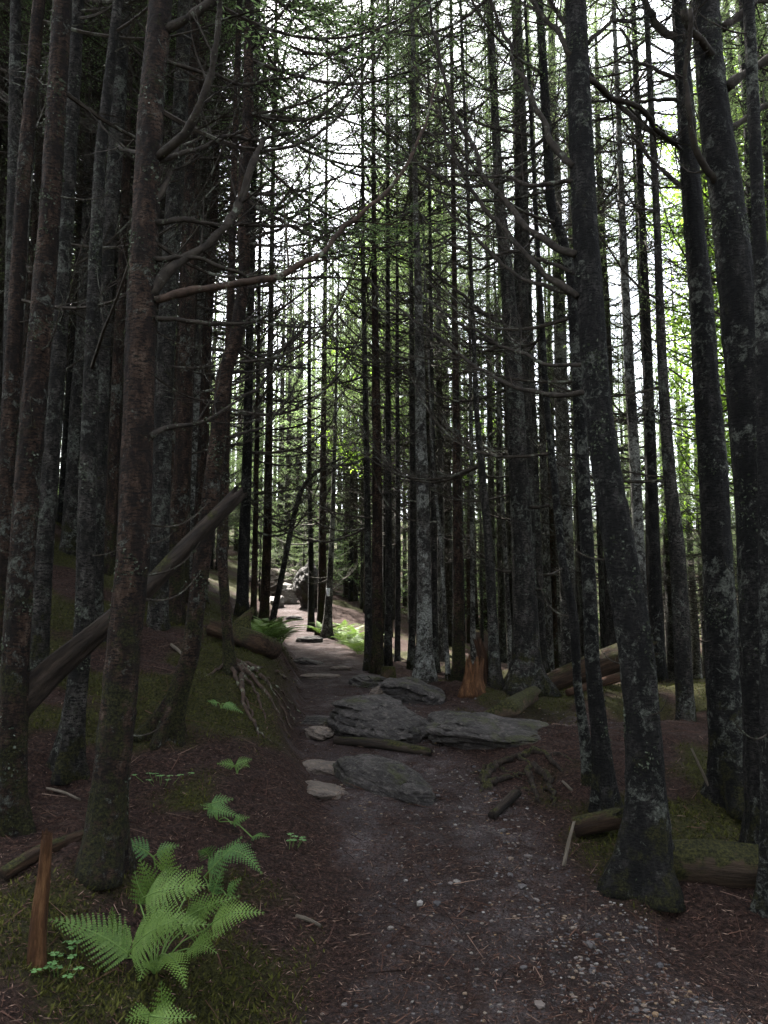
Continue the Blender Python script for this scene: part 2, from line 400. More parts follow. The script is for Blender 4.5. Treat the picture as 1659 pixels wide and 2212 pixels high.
# ------------------------------------------------------------------ loose ground cover
def scatter(n, y0, y1, k=.62, pad=.5, pw=1.0):
    u = rs.rand(n); y = y0 * (y1 / y0) ** (u ** pw); x = (rs.rand(n) * 2 - 1) * (k * y + pad)
    return x, y
def put_normals(x, y):
    e = .02; z = ground(x, y); gx = (ground(x + e, y) - z) / e; gy = (ground(x, y + e) - z) / e
    N = np.stack([-gx, -gy, np.ones_like(x)], 1); return z, N / np.linalg.norm(N, axis=1)[:, None]

# needle litter
x, y = scatter(120000, 2.5, 14); z, N = put_normals(x, y); a = rs.rand(len(x)) * 6.283
keep = rs.rand(len(x)) > .55 * masks(x, y)[1]; x, y, z, N, a = x[keep], y[keep], z[keep], N[keep], a[keep]
D = np.stack([np.cos(a), np.sin(a), (rs.rand(len(x)) - .35) * .5], 1); D -= N * (D * N).sum(1)[:, None] * .8
P = np.stack([x, y, z + .003 + .008 * rs.rand(len(x))], 1)
mb = MB(); ln = .012 + .036 * rs.rand(len(x)) ** 2
leaves(mb, P, D, N, ln, .0022 + .0026 * rs.rand(len(x)))
x, y = scatter(3800, 2.6, 13); z, N = put_normals(x, y); a = rs.rand(len(x)) * 6.283; L = .03 + .17 * rs.rand(len(x)) ** 3
A = np.stack([x, y, z + .006], 1); B = A + np.stack([np.cos(a) * L, np.sin(a) * L, 0 * L], 1); B[:, 2] = ground(B[:, 0], B[:, 1]) + .004 + .03 * rs.rand(len(x))
prisms(mb, A, B, .0014 + .0022 * rs.rand(len(x)) ** 2, .0008)
tag(mb.obj("needle_litter", M['litter'], smooth=False), "fallen brown conifer needles and fine twigs strewn over the ground", "needle litter", kind='stuff')

# gravel
def ico():
    import bmesh
    b = bmesh.new(); bmesh.ops.create_icosphere(b, subdivisions=1, radius=1); b.verts.ensure_lookup_table()
    V = np.array([v.co[:] for v in b.verts]); Fc = np.array([[v.index for v in f.verts] for f in b.faces]); b.free(); return V, Fc
iv, ifc = ico()
def pebbles(n, y0, y1, size, bias):
    x, y = scatter(n, y0, y1, .55, .3); t, _ = masks(x, y); d, hw = edge_d(x, y)
    p = t * (.25 + bias * sst(0, .8, d / hw)); kk = rs.rand(n) < p; x, y = x[kk], y[kk]; m = len(x)
    z = ground(x, y); sz = size * (.35 + rs.rand(m) ** 3 * 1.3)
    S = sz[:, None] * np.stack([.7 + .7 * rs.rand(m), .7 + .7 * rs.rand(m), .35 + .35 * rs.rand(m)], 1)
    V = iv[None] * (1 + .35 * (rs.rand(m, len(iv), 1) - .5)) * S[:, None, :]
    a = rs.rand(m) * 6.283; c, s_ = np.cos(a)[:, None], np.sin(a)[:, None]
    V = np.stack([V[..., 0] * c - V[..., 1] * s_, V[..., 0] * s_ + V[..., 1] * c, V[..., 2]], -1)
    V += np.stack([x, y, z + S[:, 2] * .35], 1)[:, None, :]
    return V.reshape(-1, 3), (ifc[None] + (np.arange(m) * len(iv))[:, None, None]).reshape(-1, 3)
mb = MB(); mb.add(*pebbles(40000, 2.6, 9, .0068, .9)); mb.add(*pebbles(2300, 2.6, 10, .015, .9))
tag(mb.obj("gravel", M['pebble'], smooth=False), "small grey, ochre and whitish stones bedded in the trail", "gravel", kind='stuff')

# moss cushions
x, y = scatter(170000, 2.5, 13, .62, .4); _, mk = masks(x, y); kk = rs.rand(len(x)) < mk; x, y = x[kk], y[kk]
z, N = put_normals(x, y); a = rs.rand(len(x)) * 6.283; lean = .4 + rs.rand(len(x))
D = N + np.stack([np.cos(a), np.sin(a), 0 * a], 1) * lean[:, None]
FN = np.stack([-np.sin(a), np.cos(a), 0 * a], 1); FN = np.cross(D, FN)
mb = MB(); leaves(mb, np.stack([x, y, z - .002], 1), D, FN, .014 + .030 * rs.rand(len(x)) ** 1.5, .004 + .006 * rs.rand(len(x)))
tag(mb.obj("moss", M['moss'], smooth=False), "olive green feathery moss covering the banks beside the trail", "moss", kind='stuff')

# ------------------------------------------------------------------ boughs, crowns
def bough(seed, L, live, sag, up, nsub=24, tw=.055, r0=.013, need=1.0, lich=0, ls=1.0):
    q = np.random.RandomState(seed); mb = MB(); n = 12; t = np.linspace(0, 1, n)
    wob = np.cumsum(q.randn(n) * .018) * L * .5
    P = np.stack([L * t * (1 - .10 * t * up), wob * t, L * (-sag * np.sin(t * 2.2) * .5 + up * t ** 2.4)], 1)
    rad = r0 * (1 - t) ** .8 + .002
    add_tube(mb, P, rad, 5, 0, cap=False)
    A, B, r_a, r_b, TW = [], [], [], [], []
    for k in range(nsub):
        tt = .10 + .88 * (k + q.rand() * .8) / nsub; c = np.array([np.interp(tt, t, P[:, j]) for j in range(3)])
        dmain = np.array([np.interp(min(tt + .05, 1), t, P[:, j]) for j in range(3)]) - c; dmain /= np.linalg.norm(dmain) + 1e-9
        side = 1 if k % 2 else -1; lat = np.array([-dmain[1], dmain[0], 0]) * side
        ang = R(38 + 26 * q.rand()); l = L * (.08 + .36 * (1 - tt) * math.sin(min(1, tt * 2.2) * 1.57)) * (.55 + .7 * q.rand())
        if not live and q.rand() < .2: l *= .3
        d = dmain * math.cos(ang) + lat * math.sin(ang); d[2] += q.randn() * .16 + (.12 if not live else -.02)
        d /= np.linalg.norm(d); m = 5; pts = [c]; dd = d.copy()
        for j in range(m):
            dd = dd + q.randn(3) * .09 + dmain * .05 + np.array([0, 0, .05 if not live else -.03]); dd /= np.linalg.norm(dd); pts.append(pts[-1] + dd * l / m)
        pts = np.array(pts); rb = max(.0022, r0 * .42 * (1 - tt * .6))
        rr = np.linspace(rb, .0013, m + 1)
        A.append(pts[:-1]); B.append(pts[1:]); r_a.append(rr[:-1]); r_b.append(rr[1:])
        nt_ = int(l / tw)
        for i in range(nt_):
            u = (i + q.rand()) / max(nt_, 1); b0 = np.array([np.interp(u * m, np.arange(m + 1), pts[:, j]) for j in range(3)])
            sd = 1 if i % 2 else -1; lt = np.cross(dd, [0, 0, 1]) * sd; lt /= np.linalg.norm(lt) + 1e-9
            e = dd * .75 + lt * .75 + q.randn(3) * .16 + np.array([0, 0, .05]); e /= np.linalg.norm(e)
            tl = min(l * .45, .05 + .14 * q.rand()) * (1 - .5 * u)
            TW.append((b0, b0 + e * tl))
    A = np.concatenate(A); B = np.concatenate(B); r_a = np.concatenate(r_a); r_b = np.concatenate(r_b)
    prisms(mb, A, B, r_a, r_b, 0)
    TA = np.array([p for p, _ in TW]); TB = np.array([p for _, p in TW])
    prisms(mb, TA, TB, np.full(len(TA), .0016), np.full(len(TA), .0007), 0)
    if live:
        SA = np.concatenate([TA, A]); SB = np.concatenate([TB, B]); ll = np.linalg.norm(SB - SA, axis=1)
        cnt = np.maximum(1, (ll / .020 * need).astype(int)); idx = np.repeat(np.arange(len(SA)), cnt)
        u = q.rand(len(idx)); d = (SB - SA)[idx] / (ll[idx][:, None] + 1e-9)
        p = SA[idx] + (SB - SA)[idx] * u[:, None]; sd = np.where(q.rand(len(idx)) < .5, 1, -1)[:, None]
        lt = np.cross(d, np.array([[0, 0, 1.0]])); lt /= np.linalg.norm(lt, axis=1)[:, None] + 1e-9
        up_ = np.array([[0, 0, 1.0]]) * (q.rand(len(idx), 1) - .3)
        leaves(mb, p, d * .75 + lt * sd + up_ * .7, np.cross(d, lt) + q.randn(len(idx), 3) * .5, ls * (.024 + .018 * q.rand(len(idx))), ls * (.006 + .004 * q.rand(len(idx))), 1)
    if lich:
        idx = q.randint(0, len(A), lich); p = A[idx] + (B - A)[idx] * q.rand(lich, 1)
        leaves(mb, p, q.randn(lich, 3) + [0, 0, .3], q.randn(lich, 3), .008 + .014 * q.rand(lich), .006 + .008 * q.rand(lich), 2)
    return mb

DEAD = []
for k in range(10):
    b = bough(100 + k, 1.7, False, [.15, .3, .10, .35, .25][k % 5], [.55, .85, .40, 1.0, .7][k % 5], 20 + k, .075, .013, lich=110)
    DEAD.append(b.mesh("branch", [M['dead'], M['needles'], M['lichen']], False))
STUB = []
for k in range(4):
    b = bough(150 + k, .55, False, .2, .1 + .25 * k, 5, .12, .009, lich=40)
    STUB.append(b.mesh("branch", [M['dead'], M['needles'], M['lichen']], False))
LIVE = [bough(200 + k, 1.7, True, .35 + .1 * (k % 3), .22 + .08 * (k % 2), 26, .065, .012, need=.72, ls=1.45) for k in range(4)]
LOWLIVE = [bough(230 + k, 1.7, True, .4, .2, 16, .11, .014, .55, ls=2.6) for k in range(2)]
SPARSE = [bough(240 + k, 1.7, True, .3, .4, 26, .05, .012, .3, ls=1.4) for k in range(2)]
BARE = [bough(260 + k, 1.7, False, .25, .5, 28, .05, .012) for k in range(3)]

def mat4(loc, az, tilt, s):
    return np.array(Matrix.Translation(Vector(loc)) @ Matrix.Rotation(az, 4, 'Z') @ Matrix.Rotation(tilt, 4, 'Y') @ Matrix.Scale(s, 4))
def crown_mb(seed, H, base, rad, low=False, nb=None):
    """boughs round an axis from z=base to z=H; bare ones first, green above"""
    q = np.random.RandomState(seed); mb = MB(); nb = nb or 78
    for k in range(nb):
        u = (k + q.rand()) / nb; z = base + (H - base) * u ** .95
        r = rad * (1 - u) ** .75 * (.65 + .6 * q.rand()) + .22
        az = k * 2.39996 + q.randn() * .5
        if low: src = LOWLIVE[k % 2]
        elif u < .16: src = BARE[k % 3]
        elif u < .30: src = SPARSE[k % 2]
        else: src = LIVE[k % 4]
        mb.merge(src, mat4((0, 0, z), az, R(8 - 34 * u + 8 * q.randn()), r / 1.7))
    return mb
H0 = 14.0
CROWNS = [crown_mb(300 + k, H0, 4.9 + .5 * k, 1.75 - .1 * k).mesh("crown", [M['dead'], M['needles'], M['lichen']], False) for k in range(4)]

def flakes(mb, P, rad, n, q, mat=1, size=(.007, .016), zmax=None):
    T, U, W = frames(P); hi = len(P) if zmax is None else max(2, int(np.searchsorted(P[:, 2] - P[0, 2], zmax)))
    # patches
    n = int(n * 1.8); npatch = max(3, n // 40); pi = q.rand(npatch) * (hi - 1); pa = q.rand(npatch) * 6.283
    k = q.randint(0, npatch, n); i = np.clip(pi[k] + q.randn(n) * 1.3, 0, hi - 1.001); a = pa[k] + q.randn(n) * .45
    i0 = i.astype(int); f = (i - i0)[:, None]; i1 = np.minimum(i0 + 1, len(P) - 1)
    c = P[i0] * (1 - f) + P[i1] * f; rr = rad[i0] * (1 - f[:, 0]) + rad[i1] * f[:, 0]
    nrm = np.cos(a)[:, None] * U[i0] + np.sin(a)[:, None] * W[i0]
    p = c + nrm * (rr * .99)[:, None]; tng = np.cross(nrm, T[i0])
    b = q.rand(n) * 6.283; D = np.cos(b)[:, None] * T[i0] + np.sin(b)[:, None] * tng + nrm * (.15 + .6 * q.rand(n))[:, None]
    leaves(mb, p, D, nrm + .4 * q.randn(n, 3), size[0] + size[1] * q.rand(n) ** 2, size[0] + size[1] * .7 * q.rand(n) ** 2, mat)

def trunk_mb(P, rad, seed, sides=14, flare=.6, nfl=0, step=.1, lump=.06):
    q = np.random.RandomState(seed); PR = resample(np.c_[P, rad], step); P = PR[:, :3]; rad = PR[:, 3]
    h = np.abs(P[:, 2] - P[0, 2]); nl = q.randint(3, 6); ph = q.rand() * 6.28
    off = q.rand(3) * 30
    def rf(i, a):
        z = h[i.astype(int)]
        lob = 1.35 * flare * np.exp(-np.maximum(z - .06, 0) / .15) * (.5 + .5 * np.cos(nl * a + ph + 1.5 * np.sin(a)))
        nn = n3(np.stack([np.cos(a) * 1.4 + off[0], np.sin(a) * 1.4 + off[1], z * 2.2 + off[2]], -1).reshape(-1, 3)).reshape(a.shape)
        n_f = n3(np.stack([np.cos(a) * 4 + off[1], np.sin(a) * 4 + off[2], z * 9 + off[0]], -1).reshape(-1, 3)).reshape(a.shape)
        n_g = n3(np.stack([np.cos(a) * 9 + off[2], np.sin(a) * 9 + off[0], z * 26 + off[1]], -1).reshape(-1, 3)).reshape(a.shape)
        return 1 + lob + lump * 1.6 * nn + lump * 1.5 * n_f + (lump * 1.6 * n_g if step < .08 else 0)
    mb = MB(); add_tube(mb, P, rad, sides, 0, rfun=rf)
    if nfl: flakes(mb, P, rad, nfl, q)
    return mb, P, rad

# ------------------------------------------------------------------ trees read from the photograph
rb = random.Random(5)
def add_branches(tree, P, rad, z0, z1, n, toward, smin, smax, side_bias=.75, stubs=0):
    base = P[0]; h = P[:, 2] - base[2]
    for k in range(n + stubs):
        stub = k >= n
        z = rb.uniform(z0, z1) if not stub else rb.uniform(.6, z1)
        c = [float(np.interp(z, h, P[:, j] - base[j])) for j in range(3)]; r = float(np.interp(z, h, rad))
        az = toward + rb.gauss(0, .8) if (rb.random() < side_bias) else rb.uniform(0, 6.283)
        face = .5 + .5 * math.cos(az - toward)
        s = rb.uniform(smin, smax) * (.45 + .55 * face)
        o = link("branch", rb.choice(STUB if stub else DEAD), tree)
        if stub: s = rb.uniform(.25, .65)
        o.location = (c[0] + math.cos(az) * r * .7, c[1] + math.sin(az) * r * .7, c[2])
        o.rotation_euler = (rb.uniform(-.35, .35), R(rb.uniform(-22, 10)), az); o.scale = (s, s, s)

def photo_tree(label, pts, mat, D=None, nb=10, bz=(2.2, 6), H=None, sides=14, flakes_n=0, crown=True, flare=.6, stubs=3, bs=(.6, 1.1), group=None, name="spruce_tree", lump=.06, dy=0.0, cs=1.0):
    """pts: (px, py, width px) from the base upwards; continued straight up past the frame"""
    b = hit(pts[0][0], pts[0][1]) if D is None else at(pts[0][0], pts[0][1], D)
    D = float(b[1]); W3 = [np.r_[at(p[0], p[1], D), p[2] / F * D * .5] for p in pts]; W3 = np.array(W3)
    g = gz(W3[0, 0], D)
    if W3[0, 2] > g - .02:      # carry a hidden foot down to the ground
        d0 = W3[1] - W3[0]; k = (g - .06 - W3[0, 2]) / d0[2]; foot = W3[0] + d0 * k; foot[3] = max(W3[0, 3], foot[3]) * 1.05
        W3 = np.vstack([foot, W3]) if abs(k * d0[2]) > .03 else np.vstack([W3[0] - [0, 0, .06, 0], W3])
    H = H or 13.5 + rb.random() * 2.5
    top = W3[-1]; d = (W3[-1] - W3[max(0, len(W3) - 3)]); d = d / d[2]
    if top[2] < g + H:
        hh = g + H - top[2]; e = top + np.array([d[0] * .5 * hh, d[1] * .5 * hh, hh, 0]); e[3] = .012
        md = (top + e) / 2; md[3] = top[3] * .55
        W3 = np.vstack([W3, md, e])
    base = W3[0, :3].copy()
    for r_ in W3: r_[1] += dy * (r_[2] - base[2])
    tree = thing(name, base, label, "tree", group)
    mb, P, rad = trunk_mb(W3[:, :3] - base, W3[:, 3], rb.randint(0, 9999), max(sides, 32) if D < 6.5 else sides, flare, flakes_n, .03 if D < 6.5 else (.10 if D < 8.5 else .25), lump)
    mb.obj("trunk", [M[mat], M['lichen']], tree)
    P = P + base
    toward = math.atan2(0.2, float(cxf(D)) - base[0])
    if nb or stubs: add_branches(tree, P, rad, bz[0], bz[1], nb, toward, bs[0], bs[1], .75, stubs)
    if crown:
        o = link("crown", CROWNS[rb.randrange(4)], tree); sc = H / H0
        o.scale = (sc * cs * rb.uniform(.62, .85),) * 2 + (sc,); o.rotation_euler = (0, 0, rb.uniform(0, 6.28))
        o.location = tuple(float(np.interp(H * .55, P[:, 2] - base[2], P[:, j] - base[j])) for j in (0, 1)) + (0,)
    tree["D"] = D
    return tree, base, D

HERO = []
def T(*a, **k):
    r = photo_tree(*a, **k); HERO.append(r); return r
# left of the trail
t_left = T("thick lichen-spotted brown spruce trunk left of the trail, just above the large fern", [(222, 1865, 84), (240, 1676, 74), (262, 1450, 70), (287, 1213, 68), (300, 863, 68), (305, 650, 64), (315, 450, 60), (325, 250, 58), (348, 0, 54)], 'bark_brown', nb=3, bz=(3, 6), flakes_n=2600, stubs=8, sides=20)
T("reddish brown mossy spruce trunk at the left edge of the photo", [(15, 1790, 66), (35, 1400, 56), (62, 1000, 52), (85, 740, 50), (97, 600, 48), (112, 400, 46), (135, 0, 44)], 'bark_brown', nb=4, flakes_n=2400, stubs=8, sides=20)
T("moss-draped slim spruce trunk leaning at the far left edge", [(2, 1250, 40), (30, 740, 34), (50, 400, 32), (85, 0, 28)], 'bark_brown', D=4.9, nb=3, flakes_n=900, sides=16)
T("grey spruce trunk partly behind the reddish one at the left edge", [(22, 800, 30), (30, 400, 28), (34, 0, 24)], 'bark_grey', D=6.2, nb=4, flakes_n=300)
T("dark spruce trunk standing right of the reddish left edge trunk", [(80, 1450, 40), (100, 1113, 38), (120, 860, 36), (145, 450, 33), (168, 0, 30)], 'bark_grey', D=5.6, nb=4, flakes_n=900)
T("mossy grey spruce trunk with swollen foot left of the leaning log", [(143, 1668, 54), (165, 1500, 42), (182, 1350, 40), (190, 1000, 36), (200, 700, 30), (215, 350, 26), (255, 0, 22)], 'bark_grey', nb=5, flakes_n=1500, sides=16)
T("straight grey spruce trunk just left of the thick lichen-spotted one", [(205, 1250, 34), (215, 960, 33), (225, 650, 33), (235, 500, 33), (250, 325, 34), (262, 100, 33), (270, 0, 30)], 'bark_grey', D=6.3, nb=5, flakes_n=700)
T("grey spruce trunk hidden low down behind the thick lichen-spotted one", [(340, 1400, 40), (348, 1100, 40), (355, 813, 40), (372, 500, 40), (386, 300, 36), (400, 0, 32)], 'bark_grey', D=7.0, nb=8, flakes_n=500)
T("brown spruce trunk behind the upper end of the leaning log", [(370, 1360, 46), (380, 1163, 42), (395, 1013, 37), (402, 763, 34), (412, 400, 30), (420, 0, 26)], 'bark_brown', nb=10, D=7.6, flakes_n=500)
t_curve, b_curve, D_curve = T("crooked spruce with a swept foot and kinked stem beside the left bank", [(352, 1590, 70), (385, 1500, 44), (412, 1413, 38), (430, 1263, 37), (450, 1113, 37), (470, 960, 37), (482, 813, 34), (508, 745, 32), (528, 600, 27), (526, 400, 27), (536, 250, 25), (539, 0, 21)], 'bark_brown', nb=9, bz=(2, 6), flakes_n=1200, sides=16, cs=1.5, H=19)
t_bank, b_bank, D_bank = T("slim spruce rooted on top of the undercut trail bank", [(497, 1445, 28), (491, 1363, 22), (480, 1213, 22), (487, 913, 20), (497, 700, 18), (505, 400, 15)], 'bark_brown', nb=12, bz=(1.6, 5), flakes_n=500, cs=1.75, H=19)
T("dark straight spruce behind the mossy cut log", [(522, 1340, 27), (526, 1213, 24), (532, 1063, 22), (540, 700, 18), (548, 400, 14)], 'bark_dark', D=10.2, nb=14, bz=(1.6, 6), bs=(.7, 1.3), cs=1.75, H=19)
T("thin reddish spruce stem catching a sun fleck left of the trail", [(547, 1332, 13), (551, 1190, 12), (556, 900, 10), (560, 600, 8)], 'bark_brown', D=11.5, nb=14, bz=(1.4, 6), bs=(.7, 1.3), H=10)
T("mossy green spruce trunk by the ferns left of the far trail", [(570, 1345, 22), (577, 1190, 19), (582, 900, 15), (586, 600, 11)], 'bark_brown', D=12.6, nb=16, bz=(1.4, 7), bs=(.8, 1.4), cs=1.75, H=19)
# right of the trail
T("dark spruce trunk first on the right where the trail narrows", [(796, 1462, 17), (795, 1213, 15), (790, 900, 13), (785, 600, 9)], 'bark_grey', D=10.3, nb=14, bz=(1.6, 7), bs=(.7, 1.3), cs=1.15)
T("brown spruce trunk second on the right where the trail narrows", [(816, 1458, 25), (815, 1113, 22), (812, 800, 18), (808, 560, 12)], 'bark_brown', D=10.0, nb=10, bz=(1.8, 7))
T("thin grey spruce stem behind the mossy little stump", [(838, 1450, 17), (840, 1263, 15), (838, 900, 12)], 'bark_grey', D=11.0, nb=8, bz=(2, 6))
T("slim grey spruce left of the lichen-pale spruce right of the trail", [(858, 1455, 13), (860, 1213, 12), (858, 800, 9)], 'bark_grey', D=11.6, nb=8, bz=(2, 6), H=11)
T("dark slim spruce just left of the lichen-pale spruce", [(889, 1460, 16), (892, 1100, 14), (890, 863, 13), (888, 560, 9)], 'bark_grey', D=10.8, nb=8, bz=(2, 6))
T("lichen-pale spruce trunk standing straight behind the trail boulders", [(917, 1478, 38), (917, 1313, 32), (914, 1113, 28), (907, 838, 23), (902, 560, 16), (897, 430, 12)], 'bark_pale', nb=10, bz=(2, 6), flakes_n=900, sides=16)
T("slim dark spruce right of the lichen-pale spruce", [(940, 1465, 16), (937, 1163, 14), (932, 800, 10)], 'bark_grey', D=10.6, nb=8, bz=(2, 6), H=12)
T("thin leaning grey sapling between two slim spruces right of the trail", [(968, 1462, 9), (952, 1160, 8), (935, 1010, 6)], 'bark_pale', D=9.8, nb=4, bz=(1.2, 4), H=6, crown=False)
T("straight mid-brown spruce left of the cut stump", [(990, 1468, 27), (990, 1313, 24), (986, 963, 17), (982, 640, 12)], 'bark_brown', D=9.8, nb=9, bz=(2, 6), flakes_n=400)
T("thin grey spruce behind the orange broken snag", [(1022, 1440, 11), (1020, 1163, 10), (1016, 800, 8)], 'bark_pale', D=12.0, nb=6, bz=(2, 6), H=11)
T("forked dark spruce right of the orange broken snag", [(1071, 1488, 26), (1065, 1363, 22), (1055, 1163, 18), (1043, 1040, 16), (1030, 900, 12), (1022, 700, 9)], 'bark_grey', nb=7, bz=(2, 6))
T("pale sunlit birch-like stem between two dark spruces", [(1104, 1440, 12), (1100, 1363, 11), (1090, 1163, 9), (1081, 1013, 8), (1075, 800, 6)], 'bark_pale', D=12.5, nb=5, bz=(2, 6), H=11)
t_r5, _, D5 = T("stout spruce with mossy flared foot beside the fallen log", [(1135, 1490, 66), (1135, 1313, 52), (1125, 1113, 45), (1110, 813, 38), (1100, 650, 32), (1080, 450, 26), (1072, 300, 20)], 'bark_grey', nb=10, bz=(2.2, 6), flakes_n=1500, sides=18, flare=.9)
T("dark spruce trunk just right of the stout mossy-footed spruce", [(1172, 1455, 21), (1160, 1163, 18), (1148, 800, 14)], 'bark_grey', D=10.2, nb=8, bz=(2, 6))
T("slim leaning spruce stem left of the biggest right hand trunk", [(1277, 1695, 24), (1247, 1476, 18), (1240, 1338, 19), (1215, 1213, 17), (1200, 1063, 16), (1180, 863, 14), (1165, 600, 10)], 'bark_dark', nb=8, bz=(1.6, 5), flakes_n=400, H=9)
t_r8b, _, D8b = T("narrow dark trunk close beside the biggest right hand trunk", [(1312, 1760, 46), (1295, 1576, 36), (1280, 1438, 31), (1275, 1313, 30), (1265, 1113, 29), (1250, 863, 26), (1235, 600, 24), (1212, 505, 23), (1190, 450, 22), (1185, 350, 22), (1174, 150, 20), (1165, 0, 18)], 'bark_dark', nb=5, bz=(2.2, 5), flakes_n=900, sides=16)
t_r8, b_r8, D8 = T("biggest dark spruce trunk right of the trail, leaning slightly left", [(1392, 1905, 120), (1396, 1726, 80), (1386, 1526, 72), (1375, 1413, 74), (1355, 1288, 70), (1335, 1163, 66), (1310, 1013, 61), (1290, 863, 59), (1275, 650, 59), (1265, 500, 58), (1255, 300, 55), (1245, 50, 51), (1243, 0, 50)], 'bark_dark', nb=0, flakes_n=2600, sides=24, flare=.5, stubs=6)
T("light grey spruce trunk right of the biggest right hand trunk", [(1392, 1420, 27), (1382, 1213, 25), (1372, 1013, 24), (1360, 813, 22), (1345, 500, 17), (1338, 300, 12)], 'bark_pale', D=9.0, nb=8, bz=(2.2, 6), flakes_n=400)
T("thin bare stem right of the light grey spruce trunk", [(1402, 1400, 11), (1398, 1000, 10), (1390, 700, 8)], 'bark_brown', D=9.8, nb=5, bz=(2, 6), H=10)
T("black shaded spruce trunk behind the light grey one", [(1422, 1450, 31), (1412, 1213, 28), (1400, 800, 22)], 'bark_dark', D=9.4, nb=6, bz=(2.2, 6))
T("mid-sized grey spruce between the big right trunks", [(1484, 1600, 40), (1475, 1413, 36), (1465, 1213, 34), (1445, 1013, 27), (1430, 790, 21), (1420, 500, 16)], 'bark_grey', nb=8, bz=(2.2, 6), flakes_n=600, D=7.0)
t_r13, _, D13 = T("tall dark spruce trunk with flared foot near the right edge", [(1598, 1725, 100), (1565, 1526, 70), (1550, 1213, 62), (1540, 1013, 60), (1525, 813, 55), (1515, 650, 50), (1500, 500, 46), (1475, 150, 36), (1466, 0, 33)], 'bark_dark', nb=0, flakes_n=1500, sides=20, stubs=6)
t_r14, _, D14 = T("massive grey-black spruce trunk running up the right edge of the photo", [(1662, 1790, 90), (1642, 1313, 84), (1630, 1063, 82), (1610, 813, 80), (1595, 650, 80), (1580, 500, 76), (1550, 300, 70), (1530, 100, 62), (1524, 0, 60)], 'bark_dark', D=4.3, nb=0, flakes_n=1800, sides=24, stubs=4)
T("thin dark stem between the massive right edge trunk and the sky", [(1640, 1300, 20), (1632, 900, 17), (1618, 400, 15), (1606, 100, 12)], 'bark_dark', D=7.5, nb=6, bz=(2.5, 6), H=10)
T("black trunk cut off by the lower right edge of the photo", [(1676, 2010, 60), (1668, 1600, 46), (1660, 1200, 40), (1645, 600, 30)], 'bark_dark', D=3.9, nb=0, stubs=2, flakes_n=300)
# far end of the trail
T("dark spruce behind the boulder at the end of the trail", [(672, 1335, 14), (672, 1213, 12), (668, 1000, 10)], 'bark_dark', D=17.5, nb=10, bz=(1.5, 6), bs=(.7, 1.3))
T("brown spruce left of the paint-blazed tree at the end of the trail", [(694, 1362, 20), (696, 1240, 18), (698, 1000, 14)], 'bark_brown', D=16.6, nb=10, bz=(1.5, 6), bs=(.7, 1.3))
t_blz, b_blz, D_blz = T("lichen-pale tree with a white paint blaze at the end of the trail", [(706, 1372, 20), (712, 1263, 14), (718, 1150, 11), (722, 1000, 9)], 'bark_pale', D=16.0, nb=14, bz=(1.2, 5), bs=(.7, 1.2), H=9)
t_lean, _, _ = T("thin leaning stem bent over the far trail", [(580, 1378, 13), (600, 1288, 13), (630, 1138, 11), (648, 1045, 10), (672, 1020, 9), (700, 1008, 7), (742, 988, 4)], 'bark_grey', D=12.8, nb=3, bz=(1.5, 2.4), H=.5, crown=False, stubs=0, lump=.03)

# paint blaze on the pale tree (a painted white mark on the bark)
s = NT("white_paint"); v = s.coord(False); M['paint'] = s.done(s.mix(s.ramp(s.noise(v, 40, 3), [(.55, 0.0), (.7, .7)]), (.78, .80, .84), (.2, .2, .18)), .6)
pz = at(709, 1279, D_blz - .06); bl = MB(); g_ = np.linspace(-1.0, 1.0, 9); hz_ = np.linspace(-.085, .085, 7)
Vb = []
for k, h_ in enumerate(hz_):
    for a_ in g_:
        Vb.append([.068 * math.sin(a_ * .55), -.068 * math.cos(a_ * .55) - .012, h_ * (1 - .12 * a_ * a_)])
ii = [(k * 9 + j, k * 9 + j + 1, k * 9 + j + 10, k * 9 + j + 9) for k in range(6) for j in range(8)]
bl.add(np.array(Vb), ii); ob = bl.obj("paint_mark", M['paint'], t_blz)
ob.location = Vector((pz[0] - b_blz[0], 0.0, pz[2] - b_blz[2])); sd_ = ob.modifiers.new("thick", 'SOLIDIFY'); sd_.thickness = .02

